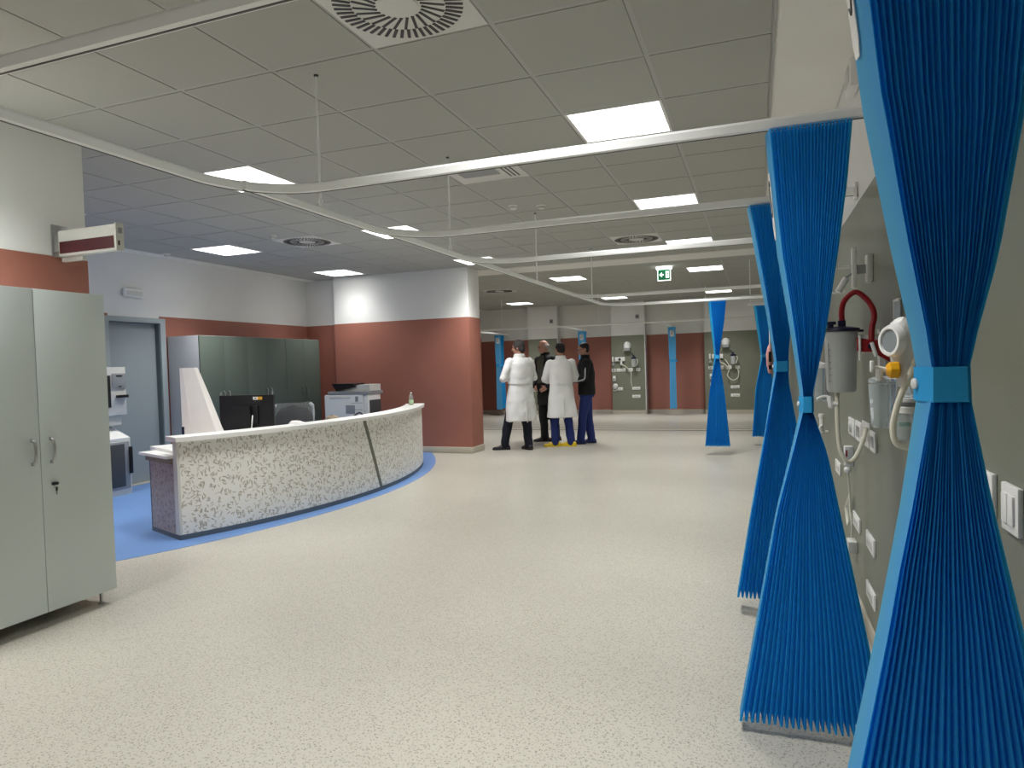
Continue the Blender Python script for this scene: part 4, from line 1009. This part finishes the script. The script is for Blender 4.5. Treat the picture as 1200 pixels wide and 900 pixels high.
# ------------------------------------------------------------------ people
tex = bpy.data.textures.new('cloth_folds', 'CLOUDS'); tex.noise_scale = .16; tex.noise_depth = 1
def skinify(o, vox, smooth=3, disp=0):
    m = o.modifiers.new('remesh', 'REMESH'); m.mode = 'VOXEL'; m.voxel_size = vox; m.use_smooth_shade = True
    s = o.modifiers.new('smooth', 'SMOOTH'); s.iterations = smooth; s.factor = .5
    if disp:
        d = o.modifiers.new('folds', 'DISPLACE'); d.texture = tex; d.strength = disp; d.mid_level = .5; d.texture_coords = 'GLOBAL'
    return o
def ring(cx, cy, rx, ry, z, n=24, p=2.4):
    out = []
    for k in range(n):
        a = 2*PI*k/n; ca, sa = math.cos(a), math.sin(a)
        out.append((cx+rx*math.copysign(abs(ca)**(2/p), ca), cy+ry*math.copysign(abs(sa)**(2/p), sa), z))
    return out
def person(label, loc, rz, s=1.0, head_turn=0, head_nod=0, feet=None, arms=None, top='coat', top_m='coat', leg_m='trousernavy', shoe_m='shoe',
           hair='full', hair_m='hairgrey', hem=.48, lean=0, shirt=None, girth=1.0, glasses=False, stripe=False):
    """local frame: faces +Y, x to its right; feet = [(ankle x, ankle y, toe angle)] left first; arms = [(elbow, wrist, hand dir)]"""
    t = thing('person', label, 'person', (0, 0, 0))
    g = girth
    hipz, kneez, ankz = .90, .49, .085
    hips = [(-.09, 0, hipz), (.09, 0, hipz)]; sh = [(-.185*g, lean*.5, 1.40), (.185*g, lean*.5, 1.40)]
    body = MB()
    # trunk, neck
    body.loft([ring(0, 0, .155*g, .11*g, .84), ring(0, 0, .165*g, .12*g, .95), ring(0, lean*.2, .145*g, .11*g, 1.08), ring(0, lean*.35, .165*g, .12*g, 1.25), ring(0, lean*.5, .17*g, .11*g, 1.38), ring(0, lean*.55, .09, .08, 1.45)])
    nb = Vector((0, lean*.55, 1.42)); hc = Vector((0, lean*.75+.025, 1.605))
    body.capsule(nb, .058, hc-Vector((0, .02, .06)), .052)
    Rh = Matrix.Rotation(head_turn, 3, 'Z') @ Matrix.Rotation(-head_nod, 3, 'X')
    def hp(x, y, z): return hc+Rh @ Vector((x, y, z))
    body.ellipsoid(hp(0, -.008, .025), (.073, .092, .092), rot=Rh)
    body.ellipsoid(hp(0, .018, -.035), (.058, .070, .078), rot=Rh)
    body.capsule(hp(0, .055, -.085), .024, hp(0, .045, -.07), .035)
    body.capsule(hp(0, .086, .012), .009, hp(0, .104, -.022), .013)      # nose
    body.capsule(hp(-.018, .083, -.055), .007, hp(.018, .083, -.055), .007)   # mouth
    body.capsule(hp(-.04, .074, .034), .010, hp(.04, .074, .034), .010)   # brow
    for k in (-1, 1): body.ellipsoid(hp(k*.076, -.008, -.005), (.011, .02, .031), rot=Rh)
    # arms with hands
    ends = []
    for k, (el, wr, hd) in enumerate(arms):
        S_, E_, W_ = Vector(sh[k]), Vector(el), Vector(wr); hd = Vector(hd).normalized()
        body.capsule(S_, .052, E_, .038); body.capsule(E_, .038, W_, .026)
        lat = hd.cross(Vector((0, 0, 1))); lat = lat.normalized() if lat.length > .1 else Vector((1, 0, 0))
        up = lat.cross(hd).normalized()
        pc = W_+hd*.05
        body.loft([[W_+hd*q+up*(a*w_)+lat*(b*th) for a, b in ((-1,-1),(1,-1),(1,1),(-1,1))] for q, w_, th in ((-.01,.022,.017),(.03,.036,.015),(.085,.040,.013))])
        for f_, ln in enumerate((.068, .078, .073, .058)):
            b0 = W_+hd*.082+up*(.030-.020*f_); b1 = b0+hd*ln*.5+lat*.006; b2 = b1+hd*ln*.42+lat*.018
            body.capsule(b0, .0085, b1, .008, 8); body.capsule(b1, .008, b2, .0068, 8)
        th0 = W_+hd*.025+up*.028; th1 = th0+up*.028+hd*.022; th2 = th1+hd*.030+up*.008
        body.capsule(th0, .011, th1, .0095, 8); body.capsule(th1, .0095, th2, .008, 8)
    # legs
    ks, as_ = [], []
    for k in (0, 1):
        fx, fy, fa = feet[k]; A = Vector((fx, fy, ankz)); Hh = Vector(hips[k]); d = Vector((math.sin(fa), math.cos(fa), 0))
        K = (Hh+A)/2+Vector((0, 0, 0))+d*.02; K.z = kneez
        ks.append(K); as_.append((A, d))
        body.capsule(Hh, .088, K, .058); body.capsule(K, .056, A, .038)
        body.capsule(A-d*.03-Vector((0, 0, .04)), .036, A+d*.12-Vector((0, 0, .05)), .03)
    skinify(build('body', body, 'skin', t), .0085, 2)
    # trousers
    tr = MB()
    tr.loft([ring(0, 0, .175*g, .125*g, .80), ring(0, 0, .175*g, .13*g, .90), ring(0, 0, .165*g, .125*g, 1.0)])
    for k in (0, 1):
        A, d = as_[k]; Hh = Vector(hips[k]); lo = Vector((A.x, A.y, .055))
        tr.capsule(Hh-Vector((0, 0, .03)), .102*g, ks[k], .080); tr.capsule(ks[k], .080, lo+Vector((0, 0, .05)), .068)
        tr.capsule(lo+Vector((0, 0, .05)), .068, lo+Vector((0, 0, .012)), .066)
    skinify(build('trousers', tr, leg_m, t), .012, 3, .022)
    for k in (0, 1):
        A, d = as_[k]; sd = Vector((d.y, -d.x, 0)); rg = []
        # (along, half width, bottom, top)
        for q, w_, zt in ((-.085, .022, .045), (-.075, .036, .075), (-.03, .041, .10), (.04, .042, .088), (.10, .047, .062), (.15, .045, .050), (.185, .030, .040), (.196, .014, .030)):
            c_ = Vector((A.x, A.y, 0))+d*q
            rg.append([c_+sd*(a*w_)+Vector((0, 0, .004+(zt-.004)*b)) for a, b in ((-1,0),(-1,.45),(-.8,.85),(-.3,1),(.3,1),(.8,.85),(1,.45),(1,0))])
        sh_ = build('shoe', MB().loft(rg), shoe_m, t, 60)
        sole = [[c+Vector((0, 0, 0)) for c in ()]]
        pr = [(Vector((A.x, A.y, 0))+d*q+sd*w_*sg) for sg in (1, -1) for q, w_ in (((-.088, .02), (-.05, .042), (.04, .042), (.11, .050), (.17, .043), (.20, .014)) if sg == 1 else ((.20, .014), (.17, .043), (.11, .050), (.04, .042), (-.05, .042), (-.088, .02)))]
        build('sole', MB().prism([(p.x, p.y) for p in pr], .0005, .016), 'black' if shoe_m != 'clogyellow' else 'clogyellow', sh_)
    # upper garment
    co = MB()
    if hem < .6:
        lo = [ring(0, -.01, .262*g, .175*g, hem), ring(0, -.005, .250*g, .168*g, .65), ring(0, 0, .222*g, .155*g, .85)]
    else:
        lo = [ring(0, 0, .205*g, .150*g, hem), ring(0, 0, .20*g, .148*g, max(hem+.03, .9))]
    co.loft(lo+[ring(0, lean*.2, .195*g, .142*g, 1.05), ring(0, lean*.35, .205*g, .148*g, 1.22), ring(0, lean*.5, .205*g, .132*g, 1.36), ring(0, lean*.52, .165*g, .105, 1.425), ring(0, lean*.55, .085, .078, 1.468), ring(0, lean*.55, .072, .068, 1.49)])
    for k, (el, wr, hd) in enumerate(arms):
        S_, E_, W_ = Vector(sh[k]), Vector(el), Vector(wr)
        co.capsule(S_-Vector((0, 0, .015)), .075, E_, .062); co.capsule(E_, .062, E_+(W_-E_)*.93, .046)
    skinify(build({'coat': 'lab_coat', 'jacket': 'jacket'}[top], co, top_m, t), .012, 3, .024)
    if top == 'coat':
        build('back_belt', MB().loft([[p for p in ring(0, lean*.2, .204*g, .151*g, z)] for z in (1.045, 1.05, 1.095, 1.10)]), top_m, t, 60)
        col = MB().loft([ring(0, lean*.55, .088, .082, 1.455), ring(0, lean*.55, .092, .088, 1.475), ring(0, lean*.55, .075, .072, 1.515), ring(0, lean*.55, .070, .068, 1.515), ring(0, lean*.55, .075, .070, 1.46)], cap=False)
        build('collar', col, top_m, t, 60)
        build('back_vent', B((-.004, -.192*g, hem-.02), (.004, -.175*g, .80)), 'offwhite', t)
    else:
        build('collar', MB().loft([ring(0, lean*.55, .085, .080, 1.455), ring(0, lean*.55, .075, .072, 1.52), ring(0, lean*.55, .066, .064, 1.52), ring(0, lean*.55, .07, .068, 1.46)], cap=False), top_m, t, 60)
    if shirt:
        build('shirt_front', MB().loft([ring(0, .055+lean*.4, .10, .112*g, z) for z in (1.0, 1.2, 1.38)]+[ring(0, .02+lean*.55, .066, .066, 1.47)]), shirt, t, 60)
    if stripe:
        for k in (0, 1):
            el, wr, hd = arms[k]; S_, E_, W_ = Vector(sh[k]), Vector(el), Vector(wr); o_ = Vector((.066 if k else -.066, -.0, .0))
            build('sleeve_stripe', MB().tube(spline([S_+o_+Vector((0, 0, -.06)), (S_+E_)/2+o_*1.02, E_+o_*.95, E_+(W_-E_)*.4+o_*.8+Vector((0, 0, -.02)), E_+(W_-E_)*.75+o_*.65+Vector((0, 0, -.03))], 5), .012, 6), 'stripe', t)
        build('chest_badge', B((.06, .125*g, 1.28), (.10, .155*g, 1.31), .002), 'stripe', t)
    # hair
    hm = MB()
    if hair == 'full':
        hm.ellipsoid(hp(0, -.018, .045), (.082, .096, .092), rot=Rh); hm.ellipsoid(hp(0, -.052, -.015), (.072, .058, .080), rot=Rh)
        for k in (-1, 1): hm.ellipsoid(hp(k*.066, .0, .02), (.018, .04, .05), rot=Rh)
    elif hair == 'short':
        hm.ellipsoid(hp(0, -.020, .045), (.078, .092, .082), rot=Rh); hm.ellipsoid(hp(0, -.045, .0), (.072, .055, .065), rot=Rh)
    else:   # fringe round a bald crown
        hm.ellipsoid(hp(0, -.046, .005), (.078, .060, .050), rot=Rh)
        for k in (-1, 1): hm.ellipsoid(hp(k*.064, -.02, .012), (.018, .045, .035), rot=Rh)
    skinify(build('hair', hm, hair_m, t), .009, 1, .012)
    for k in (-1, 1):
        build('eye', MB().ellipsoid(hp(k*.030, .078, .016), (.010, .008, .007), 10, 6, rot=Rh), 'eye', t)
    if glasses:
        gl = MB()
        for k in (-1, 1):
            gl.tube([hp(k*.033+.024*math.cos(a), .098, .012+.017*math.sin(a)) for a in [2*PI*j/14 for j in range(15)]], .0028, 6)
            gl.tube([hp(k*.057, .097, .016), hp(k*.078, .0, .012)], .0028, 6)
        gl.tube([hp(-.009, .099, .014), hp(.009, .099, .014)], .0028, 6)
        build('glasses', gl, 'black', t)
    t.location = loc; t.rotation_euler = (0, 0, rz); t.scale = (s, s, s)
    return t
R_ = math.radians
def wf(rz, s, dx, dy, tx, ty):
    """world ankle offset and toe direction to the local frame"""
    c_, s_ = math.cos(-rz), math.sin(-rz)
    x, y = (dx*c_-dy*s_)/s, (dx*s_+dy*c_)/s; a, b = tx*c_-ty*s_, tx*s_+ty*c_
    return (x, y, math.atan2(a, b))
FOLD = [((-.285, .03, 1.13), (-.02, .235, 1.16), (1, .05, .05)), ((.285, .03, 1.13), (.04, .265, 1.12), (-1, .05, .05))]
FOLD2 = [((-.27, .04, 1.12), (-.12, .27, 1.08), (.6, .6, -.1)), ((.27, .04, 1.12), (.12, .27, 1.08), (-.6, .6, -.1))]
DOWN = [((-.25, -.03, 1.12), (-.15, .16, .93), (.75, .35, -.4)), ((.25, -.03, 1.12), (.15, .16, .93), (-.75, .35, -.4))]
rz = R_(52)
person('grey haired person in a long white coat and dark trousers nearest the rust block', (-3.57, 10.20, 0), rz, 1.015,
       head_turn=R_(38), head_nod=R_(6), feet=[wf(rz, 1.015, -.27, -.06, -.97, -.25), wf(rz, 1.015, .11, .02, -.75, .65)], arms=FOLD, hem=.46)
rz = R_(150)
person('bald person in a black jacket over a grey top, between the two white coats', (-3.47, 11.38, 0), rz, 1.03,
       head_turn=R_(-28), head_nod=R_(18), feet=[wf(rz, 1.03, .12, .05, -.7, -.6), wf(rz, 1.03, -.06, -.06, -.93, -.35)], arms=DOWN, top='jacket', top_m='blackcloth', leg_m='blackcloth',
       hair='bald', hair_m='hairwhite', hem=.62, lean=.06, shirt='olive')
rz = R_(28)
person('dark haired person in a white coat, blue trousers and yellow clogs', (-3.03, 10.70, 0), rz, .985,
       head_turn=R_(6), head_nod=R_(14), feet=[wf(rz, .985, -.11, -.05, -.96, -.25), wf(rz, .985, .14, .02, -.95, .2)], arms=FOLD2, leg_m='scrub', shoe_m='clogyellow',
       hair='short', hair_m='hairblack', hem=.49, girth=.97)
rz = R_(105)
person('rightmost person of the group, glasses, black jacket with striped sleeve, blue trousers', (-2.70, 11.10, 0), rz, .985,
       head_turn=R_(14), head_nod=R_(10), feet=[wf(rz, 1, -.10, -.09, -.97, -.25), wf(rz, 1, .04, .08, -.97, -.2)], arms=FOLD2, top='jacket', top_m='blackcloth', leg_m='scrub', shoe_m='shoeblue',
       hair='short', hair_m='hairblack', hem=.84, lean=.02, glasses=True, stripe=True)
